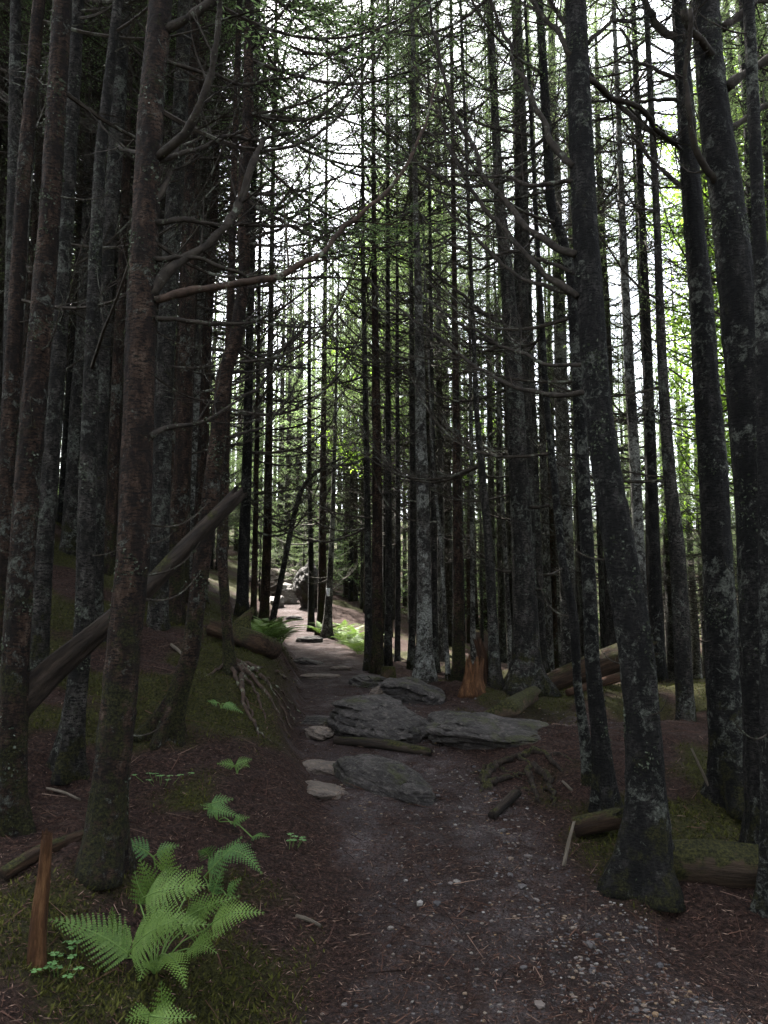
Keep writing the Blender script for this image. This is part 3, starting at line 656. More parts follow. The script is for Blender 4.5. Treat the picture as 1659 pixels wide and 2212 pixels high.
# ------------------------------------------------------------------ big individual limbs read from the photograph
def limb(tree, D, pts, w0, w1, dy=0.0, mat='limb', nsub=14, seed=0, sl=.5, bare_to=.25, name="branch"):
    """pts in photo pixels; drawn at depth D, receding by dy metres along its length"""
    q = np.random.RandomState(seed + 900); t = np.linspace(0, 1, len(pts))
    P = np.array([at(p[0], p[1], D + dy * u) for p, u in zip(pts, t)])
    R_ = resample(np.c_[P, np.linspace(w0, w1, len(P)) / F * D * .5 * (1.25 if w0 < 18 else 1.05)], .05); P = R_[:, :3]; r = R_[:, 3]
    kk_ = np.hanning(9) / np.hanning(9).sum(); wb = np.stack([np.convolve(q.randn(len(P) + 8), kk_, 'valid') for _ in range(3)], 1)
    P = P + wb * .028 * np.sin(np.linspace(0, np.pi, len(P)))[:, None] ** .5 + q.randn(len(P), 3) * .003
    mb = MB(); add_tube(mb, P, r * (1 + .12 * q.randn(len(P))), 7, 0)
    n = len(P)
    for k in range(nsub):
        i = int(n * (bare_to + (1 - bare_to) * (k + q.rand()) / nsub)); i = min(i, n - 2)
        d = P[i + 1] - P[i]; d /= np.linalg.norm(d); lat = np.cross(d, [0, 1, 0]) * (1 if k % 2 else -1)
        e = d * .8 + lat * (.5 + .4 * q.rand()) + q.randn(3) * .35; e /= np.linalg.norm(e)
        l = sl * (.35 + .9 * q.rand()) * (1 - .5 * i / n); m = 5; pts_ = [P[i]]
        for j in range(m):
            e = e + q.randn(3) * .10 + [0, 0, .06]; e /= np.linalg.norm(e); pts_.append(pts_[-1] + e * l / m)
        pts_ = np.array(pts_); rr = np.linspace(min(r[i] * .5, .007), .0013, m + 1)
        prisms(mb, pts_[:-1], pts_[1:], rr[:-1], rr[1:], 0)
        kk = max(1, int(l / .09)); u = q.rand(kk); j = np.minimum((u * m).astype(int), m - 1); A = pts_[j]
        ee = (pts_[j + 1] - A); ee /= np.linalg.norm(ee, axis=1)[:, None]; ee = ee + q.randn(kk, 3) * .55
        prisms(mb, A, A + ee * (.05 + .12 * q.rand(kk, 1)), np.full(kk, .0018), np.full(kk, .0008), 0)
    nl = 160; i = q.randint(0, n, nl)
    leaves(mb, P[i] + q.randn(nl, 3) * r[i][:, None] * .6, q.randn(nl, 3), q.randn(nl, 3), .006 + .014 * q.rand(nl), .005 + .009 * q.rand(nl), 1)
    o = mb.obj(name, [M[mat], M['lichen']], tree); o.location = -Vector(tree.location)
    return o
tl, bl_, DL = t_left
LB = [
 ([(335, 648), (420, 625), (520, 612), (600, 604), (690, 560), (750, 500), (825, 425), (880, 345), (915, 270), (943, 178)], 19, 6, .5, 'redbranch', 16),
 ([(318, 640), (380, 575), (450, 528), (510, 440), (548, 355), (570, 300)], 26, 14, .3, 'limb', 8),
 ([(335, 345), (410, 285), (440, 210), (468, 100), (474, 0), (470, -120)], 20, 9, -.3, 'limb', 8),
 ([(318, 475), (350, 405), (372, 360), (385, 320)], 16, 6, .1, 'limb', 4),
 ([(345, 70), (420, 25), (490, -15), (600, -70)], 26, 16, .0, 'limb', 8),
 ([(320, 325), (265, 320), (250, 312)], 12, 6, .2, 'limb', 2),
 ([(330, 350), (420, 330), (470, 300), (540, 305), (640, 280), (740, 215)], 11, 3, .6, 'limb', 14),
 ([(335, 480), (420, 478), (540, 482), (640, 490), (700, 470)], 12, 3, .4, 'limb', 14),
 ([(330, 560), (400, 550), (470, 572), (600, 598), (720, 600), (775, 605)], 10, 3, .3, 'limb', 14),
 ([(335, 690), (430, 697), (540, 690), (560, 686)], 11, 4, .3, 'limb', 6),
 ([(320, 945), (345, 925), (385, 922), (452, 905), (520, 860)], 20, 4, .2, 'limb', 6),
 ([(335, 120), (420, 160), (520, 190), (640, 170), (760, 90)], 9, 3, .5, 'limb', 16),
]
for k, (p, a, b, dy, mt, ns) in enumerate(LB):
    limb(tl, DL - .02, p, a, b, dy, mt, ns, k)
t8, b8, _ = (t_r8, b_r8, D8)
RB = [
 ([(1245, 550), (1190, 530), (1130, 488), (1085, 435), (1040, 370), (1000, 285), (965, 170), (935, 60), (915, -60)], 15, 6, .9),
 ([(1240, 360), (1200, 320), (1165, 255), (1130, 160), (1095, 80), (1050, -30)], 14, 6, .6),
 ([(1250, 640), (1180, 600), (1120, 530), (1060, 455), (1000, 385), (960, 300), (945, 200)], 13, 4, .9),
 ([(1262, 640), (1150, 610), (1060, 560), (1000, 480), (960, 430), (930, 330)], 10, 3, 1.2),
 ([(1240, 390), (1140, 392), (1060, 378), (980, 372), (930, 378)], 9, 3, .8),
 ([(1275, 850), (1200, 852), (1120, 840), (1040, 800), (960, 735), (900, 690), (830, 650), (800, 600)], 11, 3, 1.3),
 ([(1262, 600), (1180, 560), (1130, 545), (1030, 560), (960, 520), (900, 450)], 9, 3, 1.0),
 ([(1235, 120), (1190, 60), (1140, -20), (1120, -80)], 12, 6, .3),
 ([(1240, 80), (1200, 20), (1165, -60)], 10, 6, .2),
 ([(1275, 790), (1180, 785), (1080, 740), (1000, 700), (930, 660), (880, 600)], 9, 3, 1.2),
 ([(1270, 170), (1310, 205), (1380, 235), (1420, 290), (1470, 320)], 13, 8, .4),
 ([(1270, 90), (1340, 55), (1400, 40)], 8, 4, .3),
]
for k, (p, a, b, dy) in enumerate(RB):
    limb(t_r8, D8 - .02, p, a, b, dy, 'limb', 14, 50 + k, .55)
R13 = [
 ([(1490, 318), (1430, 295), (1380, 265), (1330, 220), (1280, 165), (1250, 120)], 15, 6, .6),
 ([(1490, 420), (1450, 385), (1420, 345), (1380, 310), (1350, 290)], 11, 4, .5),
 ([(1480, 90), (1440, 70), (1400, 20), (1370, -40)], 20, 14, .2),
 ([(1480, 220), (1400, 215), (1320, 225), (1240, 215)], 8, 3, .5),
 ([(1485, 180), (1430, 165), (1380, 130), (1340, 60)], 9, 5, .3),
]
for k, (p, a, b, dy) in enumerate(R13): limb(t_r13, D13 - .03, p, a, b, dy, 'limb', 9, 80 + k, .45)
R14 = [
 ([(1548, 400), (1510, 330), (1495, 270), (1488, 120), (1492, 20)], 13, 8, -.3),
 ([(1545, 135), (1515, 110), (1492, 80), (1478, 20)], 15, 11, -.2),
 ([(1570, 190), (1620, 150), (1665, 135), (1720, 110)], 22, 16, .1),
 ([(1560, 60), (1620, 20), (1690, -10)], 18, 14, .2),
 ([(1575, 280), (1640, 235), (1700, 215)], 12, 9, .1),
]
for k, (p, a, b, dy) in enumerate(R14): limb(t_r14[0] if isinstance(t_r14, tuple) else t_r14, D14 - .03, p, a, b, dy, 'limb', 7, 95 + k, .4)
r5 = t_r5
for k, (p, a, b, dy) in enumerate([
 ([(1105, 700), (1060, 690), (1000, 640), (950, 600), (900, 560)], 9, 3, .6), ([(1112, 760), (1050, 740), (990, 700), (930, 650)], 8, 3, .5),
 ([(1140, 1095), (1170, 1098), (1190, 1090)], 8, 4, -.2), ([(1150, 1272), (1175, 1275)], 5, 4, -.1)]):
    limb(r5, D5 - .02, p, a, b, dy, 'limb', 10 if k < 2 else 1, 120 + k, .4)
for k, (p, a, b, dy) in enumerate([
 ([(505, 860), (550, 850), (590, 800), (625, 740), (640, 690)], 7, 3, .5), ([(490, 805), (560, 795), (610, 760), (650, 700)], 6, 3, .6),
 ([(505, 740), (560, 760), (620, 755), (670, 690)], 7, 3, .4), ([(495, 945), (540, 935), (590, 905), (630, 850), (655, 800)], 6, 2, .6),
 ([(530, 620), (590, 610), (650, 570), (700, 500)], 7, 3, .5), ([(530, 520), (600, 500), (670, 450), (720, 380)], 7, 3, .5)]):
    limb(t_curve, D_curve - .02, p, a, b, dy, 'limb', 12, 140 + k, .45)

# needled boughs of the left trees reaching over the trail
BOUGH = [m_.mesh("bough", [M['dead'], M['needles'], M['lichen']], False) for m_ in LIVE + SPARSE]
for tr_, D_, zs in ((t_curve, D_curve, (4.6, 5.0, 5.3, 5.7, 6.0, 6.4, 6.8)), (t_bank, D_bank, (5.4, 6.1, 6.6, 7.2, 7.7, 8.3, 8.9)), (t_left, DL, (5.0, 5.5, 6.0))):
    tr_ = tr_[0] if isinstance(tr_, tuple) else tr_; ax_px = {id(t_curve): 536, id(t_bank): 506}.get(id(tr_), 348)
    xa = at(ax_px, 200, D_)[0] - tr_.location.x
    for k, z_ in enumerate(zs):
        az = math.atan2(.25, 1) + rb.uniform(-.75, .75); o = link("bough", BOUGH[(k * 5 + 1) % len(BOUGH)], tr_); sc = rb.uniform(.75, 1.15)
        o.location = (xa, 0, z_ - tr_.location.z); o.rotation_euler = (rb.uniform(-.3, .3), R(rb.uniform(-6, 12)), az); o.scale = (sc,) * 3
# exposed roots of the bank tree
for k, pts in enumerate([[(500, 1440), (530, 1465), (555, 1500), (572, 1545), (578, 1580)], [(503, 1442), (550, 1462), (590, 1490), (620, 1530), (640, 1570)],
                         [(505, 1440), (560, 1448), (610, 1462), (640, 1475)], [(495, 1442), (515, 1480), (535, 1520), (548, 1560), (560, 1600)],
                         [(508, 1438), (545, 1450), (585, 1476), (612, 1500), (650, 1545)], [(500, 1438), (470, 1452), (430, 1476)], [(530, 1462), (575, 1500), (606, 1552), (628, 1600)], [(520, 1470), (528, 1530), (560, 1590), (590, 1612)], [(560, 1470), (605, 1520), (632, 1585)], [(545, 1458), (600, 1455), (648, 1490)]]):
    P = []
    for j, (a, b) in enumerate(pts):
        h_ = hit(a, b); P.append(h_ + [0, 0, .006 if j else .05])
    P = resample(np.c_[np.array(P), np.linspace(.019, .004, len(P))], .04)
    mb = MB(); add_tube(mb, P[:, :3] + np.random.RandomState(k).randn(len(P), 3) * .006, P[:, 3], 7)
    o = mb.obj("root", M['redbranch'], t_bank); o.location = -Vector(t_bank.location)

# ------------------------------------------------------------------ the rest of the stand: copies of a few kinds
HXY = [(float(b[0]), float(b[1])) for _, b, _ in HERO]
TK = []
for k in range(6):
    q = np.random.RandomState(400 + k); z = np.linspace(-.1, H0, 26)
    sway = np.cumsum(q.randn(26) * .022); sway2 = np.cumsum(q.randn(26) * .022)
    P = np.stack([sway * (z / H0 + .1), sway2 * (z / H0 + .1), z], 1); rad = .105 * (1 - (z / H0).clip(0, 1)) ** .8 + .008
    mb, P, rad = trunk_mb(P, rad, 400 + k, 12, .5, 260, .3)
    TK.append((mb, P, rad))
TRM = {mt: [mb.mesh("trunk", [M[mt], M['lichen']]) for mb, _, _ in TK] for mt in ('bark_brown', 'bark_grey', 'bark_dark', 'bark_pale')}
LOWCROWNS = [crown_mb(500 + k, H0, 2.0 + .9 * k, 1.7, nb=95).mesh("crown", [M['dead'], M['needles'], M['lichen']], False) for k in range(3)]

def fill_tree(x, y, label, group, nb, low=False, mat=None):
    k = rb.randrange(6); H = rb.uniform(10.5, 16)
    wide = abs(x - cxf(y)) < 5 and y > 12 and not lane(x, y)
    if wide: H = rb.uniform(14.5, 19.5) if x < cxf(y) else rb.uniform(13, 17)
    if x > 1 and y > 14 and not wide: H = rb.uniform(7.5, 11.5)
    if lane(x, y): H = max(1.8, min(H, 1.0 * math.hypot(x + 2.4, y - 20.5) - 1.2)); low = True
    sc = H / H0; fat = rb.choice([.45, .6, .7, .85, 1.0, 1.15])
    t = thing("spruce_tree", (x, y, gz(x, y)), label, "tree", group); rz = rb.uniform(0, 6.28)
    mt = mat or rb.choice(['bark_brown', 'bark_grey', 'bark_grey', 'bark_grey', 'bark_dark', 'bark_pale'])
    o = link("trunk", TRM[mt][k], t); o.scale = (fat, fat, sc); o.rotation_euler = (0, 0, rz)
    c = link("crown", rb.choice(LOWCROWNS if low else CROWNS), t); f = rb.uniform(.75, 1.1) * (.8 if x > 0 else 1) * (1.6 if abs(x - cxf(y)) < 3 and wide else (1.25 if wide else 1)); c.scale = (f, f, sc); c.rotation_euler = (0, 0, rb.uniform(0, 6.28))
    toward = math.atan2(-.3, float(cxf(y)) - x); P, rad = TK[k][1] * [fat, fat, sc], TK[k][2] * fat
    Rm = np.array(Matrix.Rotation(rz, 3, 'Z')); P = P @ Rm.T
    add_branches(t, P, rad, 1.3, 6.0 * sc, nb, toward, .55, 1.15, .55, 0)
    return t
placed = list(HXY); FILL = []
rf_ = random.Random(21)
def lane(x, y, m=2.9):
    ax_, ay_, bx_, by_ = -2.4, 20.5, -8.0, 30.5; u = min(1, max(0, ((x - ax_) * (bx_ - ax_) + (y - ay_) * (by_ - ay_)) / ((bx_ - ax_) ** 2 + (by_ - ay_) ** 2)))
    return math.hypot(x - ax_ - u * (bx_ - ax_), y - ay_ - u * (by_ - ay_)) < m
for _ in range(9000):
    y = rf_.uniform(7.2, 31); hx = .56 * y + 2.2; x = rf_.uniform(-hx, hx)
    c = float(cxf(y)); gap = 1.3 if y < 13 else (1.3 if x > c else 2.1)
    if y > 21: gap = 2.2
    if c - gap < x < c + gap or (lane(x, y) and y < 23.5): continue
    if x > c and y < 9.3 and x < 2.6: continue
    if x < c and y < 8.2 and x > -3.2: continue
    sp_ = (.62 if x < c else .80) if y < 15 else (.95 if x < c else 1.25)
    if any((x - a) ** 2 + (y - b) ** 2 < sp_ ** 2 for a, b in placed): continue
    placed.append((x, y)); FILL.append((x, y))
FILL = FILL[:290]
for x, y in FILL:
    left = x < cxf(y)
    if y < 15:
        lab, grp = (("background spruce in the dense shaded stand on the uphill left side, beyond the nearer trunks", "spruces of the stand left of the trail") if left else
                    ("background spruce in the shaded stand right of the trail, seen between the nearer trunks", "spruces of the stand right of the trail"))
    else:
        lab, grp = (("distant spruce high on the left slope, screened by nearer trunks and branches", "distant spruces left of the trail") if left else
                    ("distant green-crowned spruce on the right beyond the stand of dark trunks", "distant spruces right of the trail"))
    fill_tree(x, y, lab, grp, (10 if y < 11 else 6) if y < 15 else 3, low=(y > 13))

# far wood that reads as one mass
fm = MB()
LC = [crown_mb(600 + k, H0, .5, 2.1, low=True, nb=50) for k in range(2)]
SC = [crown_mb(620 + k, H0, 4.5, 1.8, low=True, nb=30) for k in range(2)]
FT = MB(); add_tube(FT, np.array([[0, 0, -.2], [0, 0, 7], [0, 0, 14]]), np.array([.13, .09, .02]), 6)
rw = random.Random(3); n_far = 0
for _ in range(1500):
    if n_far > 250: break
    a = rw.uniform(-.72, .72); d = 29 + 24 * rw.random() ** 1.6; x, y = math.sin(a) * d, math.cos(a) * d
    if (abs(x - cxf(y)) < 2.0 and y < 31) or (lane(x, y) and y < 33): continue
    if y < 29 : continue
    M4 = mat4((x, y, gz(x, y) - .1), rw.uniform(0, 6.28), 0, rw.uniform(.8, 1.2)); fm.merge(rw.choice(LC), M4 if x < 2 else M4 @ np.diag([1, 1, .64, 1])); fm.merge(FT, M4); n_far += 1
tag(fm.obj("distant_forest", [M['dead'], M['needles'], M['lichen']], smooth=False), "distant wall of conifers closing the view behind the stand", "forest", kind='stuff')
# the stand behind and beside the viewer: unseen trees added to block sky light
sm = MB(); n_s = 0
for _ in range(4000):
    if n_s > 150: break
    x, y = rw.uniform(-18, 18), rw.uniform(-17, 17)
    if abs(x) < .62 * y + 1.2 and y > 0: continue
    if abs(x - cxf(y)) < (2.4 if y > -9 else 0) or abs(x) + abs(y) < 2.6: continue
    M4 = mat4((x, y, gz(x, y) - .1), rw.uniform(0, 6.28), 0, rw.uniform(.8, 1.2)); sm.merge(rw.choice(LC if abs(x) + abs(y) > 6 else SC), M4); sm.merge(FT, M4); n_s += 1
tag(sm.obj("unseen_shade_forest", [M['dead'], M['needles'], M['lichen']], smooth=False), "unseen conifers around the viewpoint, added to shade the stand", "forest", kind='stuff')

# broadleaf saplings with bright leaves
def broad_mb(seed, H, n=9000):
    q = np.random.RandomState(seed); mb = MB(); tips = []
    for k in range(34):
        z = H * (.28 + .7 * k / 34); az = k * 2.4 + q.randn() * .4; l = (.5 + .9 * q.rand()) * (1.25 - z / H) + .25
        P = [np.array([0, 0, z])]; d = np.array([math.cos(az), math.sin(az), .45])
        for j in range(5):
            d = d + q.randn(3) * .15; d /= np.linalg.norm(d); P.append(P[-1] + d * l / 5)
        P = np.array(P); prisms(mb, P[:-1], P[1:], np.linspace(.010, .004, 5), np.linspace(.008, .0025, 5), 0); tips.append(P[2:])
    T_ = np.concatenate(tips); i = q.randint(0, len(T_), n); p = T_[i] + q.randn(n, 3) * [.16, .16, .09]
    dn = q.randn(n, 3) * [.8, .8, .35]; leaves(mb, p, dn, np.array([[0, 0, 1.0]]) + q.randn(n, 3) * .45, .05 + .04 * q.rand(n), .025 + .02 * q.rand(n), 1)
    return mb
BL = [broad_mb(700 + k, 6.5).mesh("crown", [M['dead'], M['leaf']], False) for k in range(3)]
BT = MB(); add_tube(BT, np.array([[0, 0, -.1], [.06, .03, 2.2], [.0, -.05, 4.5], [.02, 0, 6.4]]), np.array([.045, .038, .024, .006]), 8); BTm = BT.mesh("trunk", M['bark_pale'])
for k, (px, D, sc, lab) in enumerate([
    (1640, 10.5, 1.15, "leafy bright green sapling at the right edge, behind the massive edge trunk"), (1560, 14.0, 1.5, "bright leafed young tree glimpsed behind the tall flared right trunk"), (930, 23, 1.9, "sunlit leafy tree above the middle of the stand, right of the sky gap"),
    (1665, 14.5, 1.8, "tall leafy tree filling the bright gap at the far right edge"),
    (845, 26, 2.1, "tall bright leafy tree beside the sky gap at the top of the photo")]):
    x = at(px, 1106, D)[0]; t = thing("broadleaf_tree", (x, D, gz(x, D)), lab, "tree", "leafy young trees among the spruces")
    for nme, me in (("trunk", BTm), ("crown", BL[k % 3])):
        o = link(nme, me, t); o.scale = (sc * .9, sc * .9, sc * 1.1); o.rotation_euler = (0, 0, k * 1.7)

# ------------------------------------------------------------------ rocks
def sphere_pts(n1, n2_):
    u = np.linspace(0, np.pi, n1); vv = np.linspace(0, 2 * np.pi, n2_, endpoint=False)
    U, V_ = np.meshgrid(u, vv, indexing='ij')
    return np.stack([np.sin(U) * np.cos(V_), np.sin(U) * np.sin(V_), np.cos(U)], -1).reshape(-1, 3)
def rock(name, label, cat, px, py, size, yaw=0, tilt=(0, 0), mat='rock', seed=0, sink=.3, box=2.8, layers=.5, lay=7, D=None, group=None, lift=0):
    """superellipsoid cut by bedding planes and noise; size = full extents in metres"""
    q = np.random.RandomState(seed + 40); n1, n2_ = 60, 96
    p = sphere_pts(n1, n2_); k = (np.abs(p) ** box).sum(1) ** (1 / box); p = p / k[:, None]
    off = q.rand(3) * 20
    p = p * (1 + .34 * n3(p * 1.3 + off) + .16 * n3(p * 3.1 + off))[:, None]
    bed = q.randn(3) * [.3, .4, 0] + [0, 0, 1]; bed /= np.linalg.norm(bed)
    sc = p @ bed * lay / 2 + 1.6 * n3(p * 1.1 + off + 5); fr = sc - np.floor(sc); hsh = _T2[(np.floor(sc).astype(int) * 7 + seed) % 256, seed % 256]
    ledge = (hsh - .5) * .34 - .16 * np.exp(-((fr - .5) / .5) ** 2 * 0) * (np.abs(fr - .5) > .42)
    hor = p.copy(); hor[:, 2] = 0
    p = p + hor * (layers * ledge)[:, None] + (layers * .16 * (hsh - .5))[:, None] * p
    p = p * (1 + .06 * n3(p * 8 + off) + .035 * n3(p * 19 + off))[:, None]
    V = p * np.array(size) / 2
    i = np.arange(n1 - 1)[:, None] * n2_; j = np.arange(n2_)[None, :]; kk = (j + 1) % n2_
    f = np.stack([i + j, i + n2_ + j, i + n2_ + kk, i + kk], -1).reshape(-1, 4)
    h_ = hit(px, py) if D is None else at(px, py, D)
    if D is not None: h_[2] = gz(h_[0], h_[1])
    mb = MB(); mb.add(V, f)
    o = mb.obj(name, M[mat], smooth=False); o.location = (h_[0], h_[1], h_[2] + size[2] * (.5 - sink) + lift); o.rotation_euler = (R(tilt[0]), R(tilt[1]), R(yaw))
    return tag(o, label, cat, group)
rock("boulder", "big layered grey boulder in the middle of the trail", "rock", 828, 1575, (.78, .62, .42), -24, (10, 14), seed=1, sink=.56, layers=.9, lay=9)
rock("rock_slab", "long flat grey slab lying right of the layered boulder", "rock", 1068, 1590, (.92, .46, .24), -8, (16, 7), seed=2, sink=.60, box=3.6, layers=.55, lay=5)
rock("boulder", "pale-topped grey boulder behind the layered one, where the trail narrows", "rock", 892, 1512, (.60, .5, .34), -15, (4, 10), seed=3, sink=.45, layers=.5)
rock("rock", "smooth low grey rock sunk in the trail below the layered boulder", "rock", 832, 1690, (.74, .42, .26), -32, (6, 14), seed=4, sink=.5, box=2.2, layers=.2)
rock("rock", "small pointed grey rock at the foot of the smooth low rock", "rock", 898, 1728, (.24, .17, .13), -10, (0, 8), seed=5, sink=.4, box=2.3, layers=.3)
rock("rock", "flat reddish brown rock on the left edge of the trail", "rock", 706, 1710, (.30, .34, .10), 25, (6, 8), 'rockbrown', 6, sink=.68, layers=.4)
rock("rock", "flat grey-brown plate bedded just above the reddish rock", "rock", 704, 1658, (.30, .32, .09), 10, (6, 6), 'rockbrown', 7, sink=.68, layers=.3)
rock("rock", "low dark ledge rock behind the pale-topped boulder", "rock", 800, 1479, (.42, .40, .16), 8, (3, 4), seed=8, sink=.4, layers=.7)
rock("rock", "knobbly light rock wedged between the two big trail boulders", "rock", 835, 1515, (.36, .26, .24), 20, (3, 4), 'rockbrown', 9, sink=.4, layers=.5)
rock("rock", "small grey stone leaning on the right end of the layered boulder", "rock", 893, 1605, (.13, .07, .16), 0, (10, 10), seed=10, sink=.3)
rock("rock", "small blue-grey stone below the left end of the layered boulder", "rock", 741, 1585, (.11, .09, .09), 0, seed=11, sink=.35)
rock("rock", "fist-sized pale brown stone below the layered boulder", "rock", 787, 1596, (.13, .09, .07), 30, mat='rockbrown', seed=12, sink=.4)
rock("rock", "cracked light brown stone at the foot of the rooty bank", "rock", 688, 1592, (.17, .2, .11), 50, mat='rockbrown', seed=13, sink=.35)
rock("rock", "flat grey step stone beside the rooty bank", "rock", 694, 1556, (.34, .34, .09), 0, seed=14, sink=.62)
rock("rock", "long light flat stone on the left trail edge past the bank", "rock", 690, 1463, (.46, .26, .10), 5, mat='rockbrown', seed=16, sink=.6)
rock("rock", "dark ledge crossing the trail where it bends", "rock", 672, 1434, (.5, .26, .16), -14, (6, 10), seed=17, sink=.68, layers=.8)
rock("rock", "light flat stone past the dark trail ledge", "rock", 735, 1446, (.3, .22, .10), 4, mat='rockbrown', seed=18, sink=.6)
rock("rock", "rounded mossy rock on the right trail edge before the blazed tree", "rock", 668, 1387, (.5, .4, .26), 0, mat='rock', seed=19, sink=.6)
rock("rock", "dark rock in the far trail below the sunlit rocks", "rock", 636, 1337, (.4, .36, .24), 0, seed=21, sink=.65)
rock("boulder", "upright dark striated boulder at the end of the trail", "rock", 668, 1312, (.75, .7, 1.3), 14, (6, -8), seed=22, sink=.12, box=2.6, layers=.5, lay=4)
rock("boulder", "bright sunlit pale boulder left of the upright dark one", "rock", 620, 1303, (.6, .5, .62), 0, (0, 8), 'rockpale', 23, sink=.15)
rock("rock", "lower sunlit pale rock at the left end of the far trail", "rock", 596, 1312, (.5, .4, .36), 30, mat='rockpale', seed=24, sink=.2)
rock("rock_outcrop", "brown overhanging outcrop above the sunlit rocks", "rock", 596, 1285, (1.7, 1.3, 1.2), 10, (0, 4), 'rockbrown', 25, sink=.25, layers=.5, D=25.0)

# ------------------------------------------------------------------ dead wood
def bar(name, label, cat, pts, mat, rads, sides=14, seed=0, lump=.18, broken=True, group=None, capmat=None):
    P = np.array([p[:3] for p in pts]); q = np.random.RandomState(seed + 70)
    Q = resample(np.c_[P, rads], .035); C0 = Q[:, :3]; r = Q[:, 3]; base = C0[len(C0) // 2].copy(); C0 = C0 - base; off = q.rand(3) * 20
    def rf(i, a):
        pp = np.stack([np.cos(a) * 1.6 + off[0], np.sin(a) * 1.6 + off[1], i * .05 + off[2]], -1).reshape(-1, 3)
        p2 = np.stack([np.cos(a) * 5 + off[1], np.sin(a) * 5 + off[2], i * .08 + off[0]], -1).reshape(-1, 3)
        return 1 + lump * 2 * n3(pp).reshape(a.shape) + lump * 1.2 * n3(p2).reshape(a.shape)
    mb = MB(); V, Fq, Ft = tube(C0, r, sides, True, rf)
    if broken:      # ragged splintered end
        T_ = (C0[-1] - C0[-2]); T_ /= np.linalg.norm(T_); e = np.arange((len(C0) - 1) * sides, len(C0) * sides)
        V[e] += T_[None] * (q.rand(sides, 1) - .2) * r[-1] * 2.2; V[-1] -= T_ * r[-1] * .8
    k = mb.n; mb.v.append(V); mb.n += len(V); mb.f += [Fq, Ft]; mb.m += [np.zeros(len(Fq), int), np.full(len(Ft), 0 if capmat is None else 1)]
    qt = Vector(C0[-1] - C0[0]).to_track_quat('Z', 'Y'); Rm = np.array(qt.to_matrix()); mb.v = [V_ @ Rm for V_ in mb.v]
    o = mb.obj(name, [M[mat]] + ([M[capmat]] if capmat else []), None, base); o.rotation_euler = qt.to_euler()
    return tag(o, label, cat, group)
D1 = DL + .42
bar("fallen_log", "dark broken log leaning up between the left trunks with a splintered upper end", "log",
    [hit(-150, 1690) + [0, 0, .0], at(20, 1545, D1 - .05), at(110, 1450, D1), at(235, 1345, D1), at(325, 1268, D1 + .05), at(420, 1165, D1 + .1), at(507, 1075, D1 + .15)], 'darklog', [.08, .07, .06, .05, .046, .043, .040], 18, 1, lump=.32)
bar("cut_log", "short mossy cut log with bare orange wood beside the left bank", "log", [hit(455, 1372) + [0, 0, .06], hit(510, 1392) + [0, 0, .07], hit(560, 1415) + [0, 0, .09], hit(588, 1428) + [0, 0, .10]], 'rotlog', [.085, .09, .095, .09], 18, 2, broken=False)
bar("mossy_stump", "mossy knob of a stump sitting on top of the cut log", "stump", [hit(520, 1392) + [0, 0, .0], hit(520, 1392) + [0, 0, .14], hit(520, 1392) + [.03, 0, .22], hit(520, 1392) + [.10, 0, .30]], 'mosslog', [.12, .10, .05, .02], 12, 3)
hl = hit(1165, 1492); DLg = hl[1] + .3
bar("mossy_log", "long rotting log with moss on top and orange wood beneath, right of the stout spruce", "log",
    [at(1140, 1500, DLg), at(1210, 1470, DLg + .1), at(1290, 1437, DLg + .2), at(1380, 1405, DLg + .35)], 'rotlog', [.10, .125, .14, .14], 20, 4)
bar("rotten_plank", "split reddish slab of rotten wood under the long rotting log", "wood", [hit(1225, 1508) + [0, 0, .05], hit(1330, 1492) + [0, 0, .12]], 'orange', [.04, .05], 8, 5)
b_ = hit(1022, 1495); bar("stump", "squat weathered stump with flared roots right of the pale-topped boulder", "stump",
    [b_ + [0, 0, -.05], b_ + [0, 0, .04], b_ + [0, 0, .12], b_ + [.01, 0, .22]], 'stake', [.15, .115, .088, .08], 22, 6, lump=.4)
b_ = hit(1046, 1484); bar("broken_snag", "tall splintered orange snag standing behind the squat stump", "snag",
    [b_ + [.03, .2, -.05], b_ + [.03, .2, .14], b_ + [.02, .2, .30], b_ + [-.03, .2, .44]], 'orange', [.062, .055, .05, .035], 16, 7, lump=.6)
b_ = hit(840, 1466); bar("stump", "little moss-capped stump between slim trunks at the trail edge", "stump", [b_ + [0, 0, -.03], b_ + [0, 0, .07], b_ + [0, 0, .14]], 'mosslog', [.10, .085, .075], 14, 8, lump=.3, broken=False)
b_ = hit(82, 2090); bar("broken_stake", "upright orange-brown broken stem left of the large fern", "snag",
    [b_ + [0, 0, -.03], at(80, 2040, b_[1]), at(88, 1950, b_[1]), at(97, 1880, b_[1]), at(101, 1808, b_[1] - .02)], 'stake', [.034, .031, .028, .024, .021], 14, 9, lump=.16)
bar("fallen_branch", "reddish fallen branch lying behind the upright broken stem", "branch", [hit(5, 1905) + [0, 0, .02], hit(80, 1860) + [0, 0, .025], hit(185, 1815) + [0, 0, .02]], 'rotlog', [.034, .032, .027], 10, 10)
bar("fallen_log", "low dark mossy log in the black shade at the lower right edge", "log", [hit(1440, 1905) + [0, .1, .06], hit(1540, 1912) + [0, .1, .08], hit(1700, 1935) + [0, .1, .08]], 'mosslog', [.10, .11, .11], 16, 11)
bar("log_end", "short mossy log end left of the biggest right hand trunk", "log", [hit(1240, 1812) + [0, 0, .06], hit(1320, 1806) + [0, 0, .09]], 'rotlog', [.055, .06], 12, 12)
bar("rotten_plank", "thin dark plank of rotten wood lying below the layered boulder", "wood", [hit(722, 1606) + [0, 0, .02], hit(820, 1616) + [0, 0, .03], hit(925, 1632) + [0, 0, .02]], 'darklog', [.03, .042, .03], 8, 13, lump=.35)
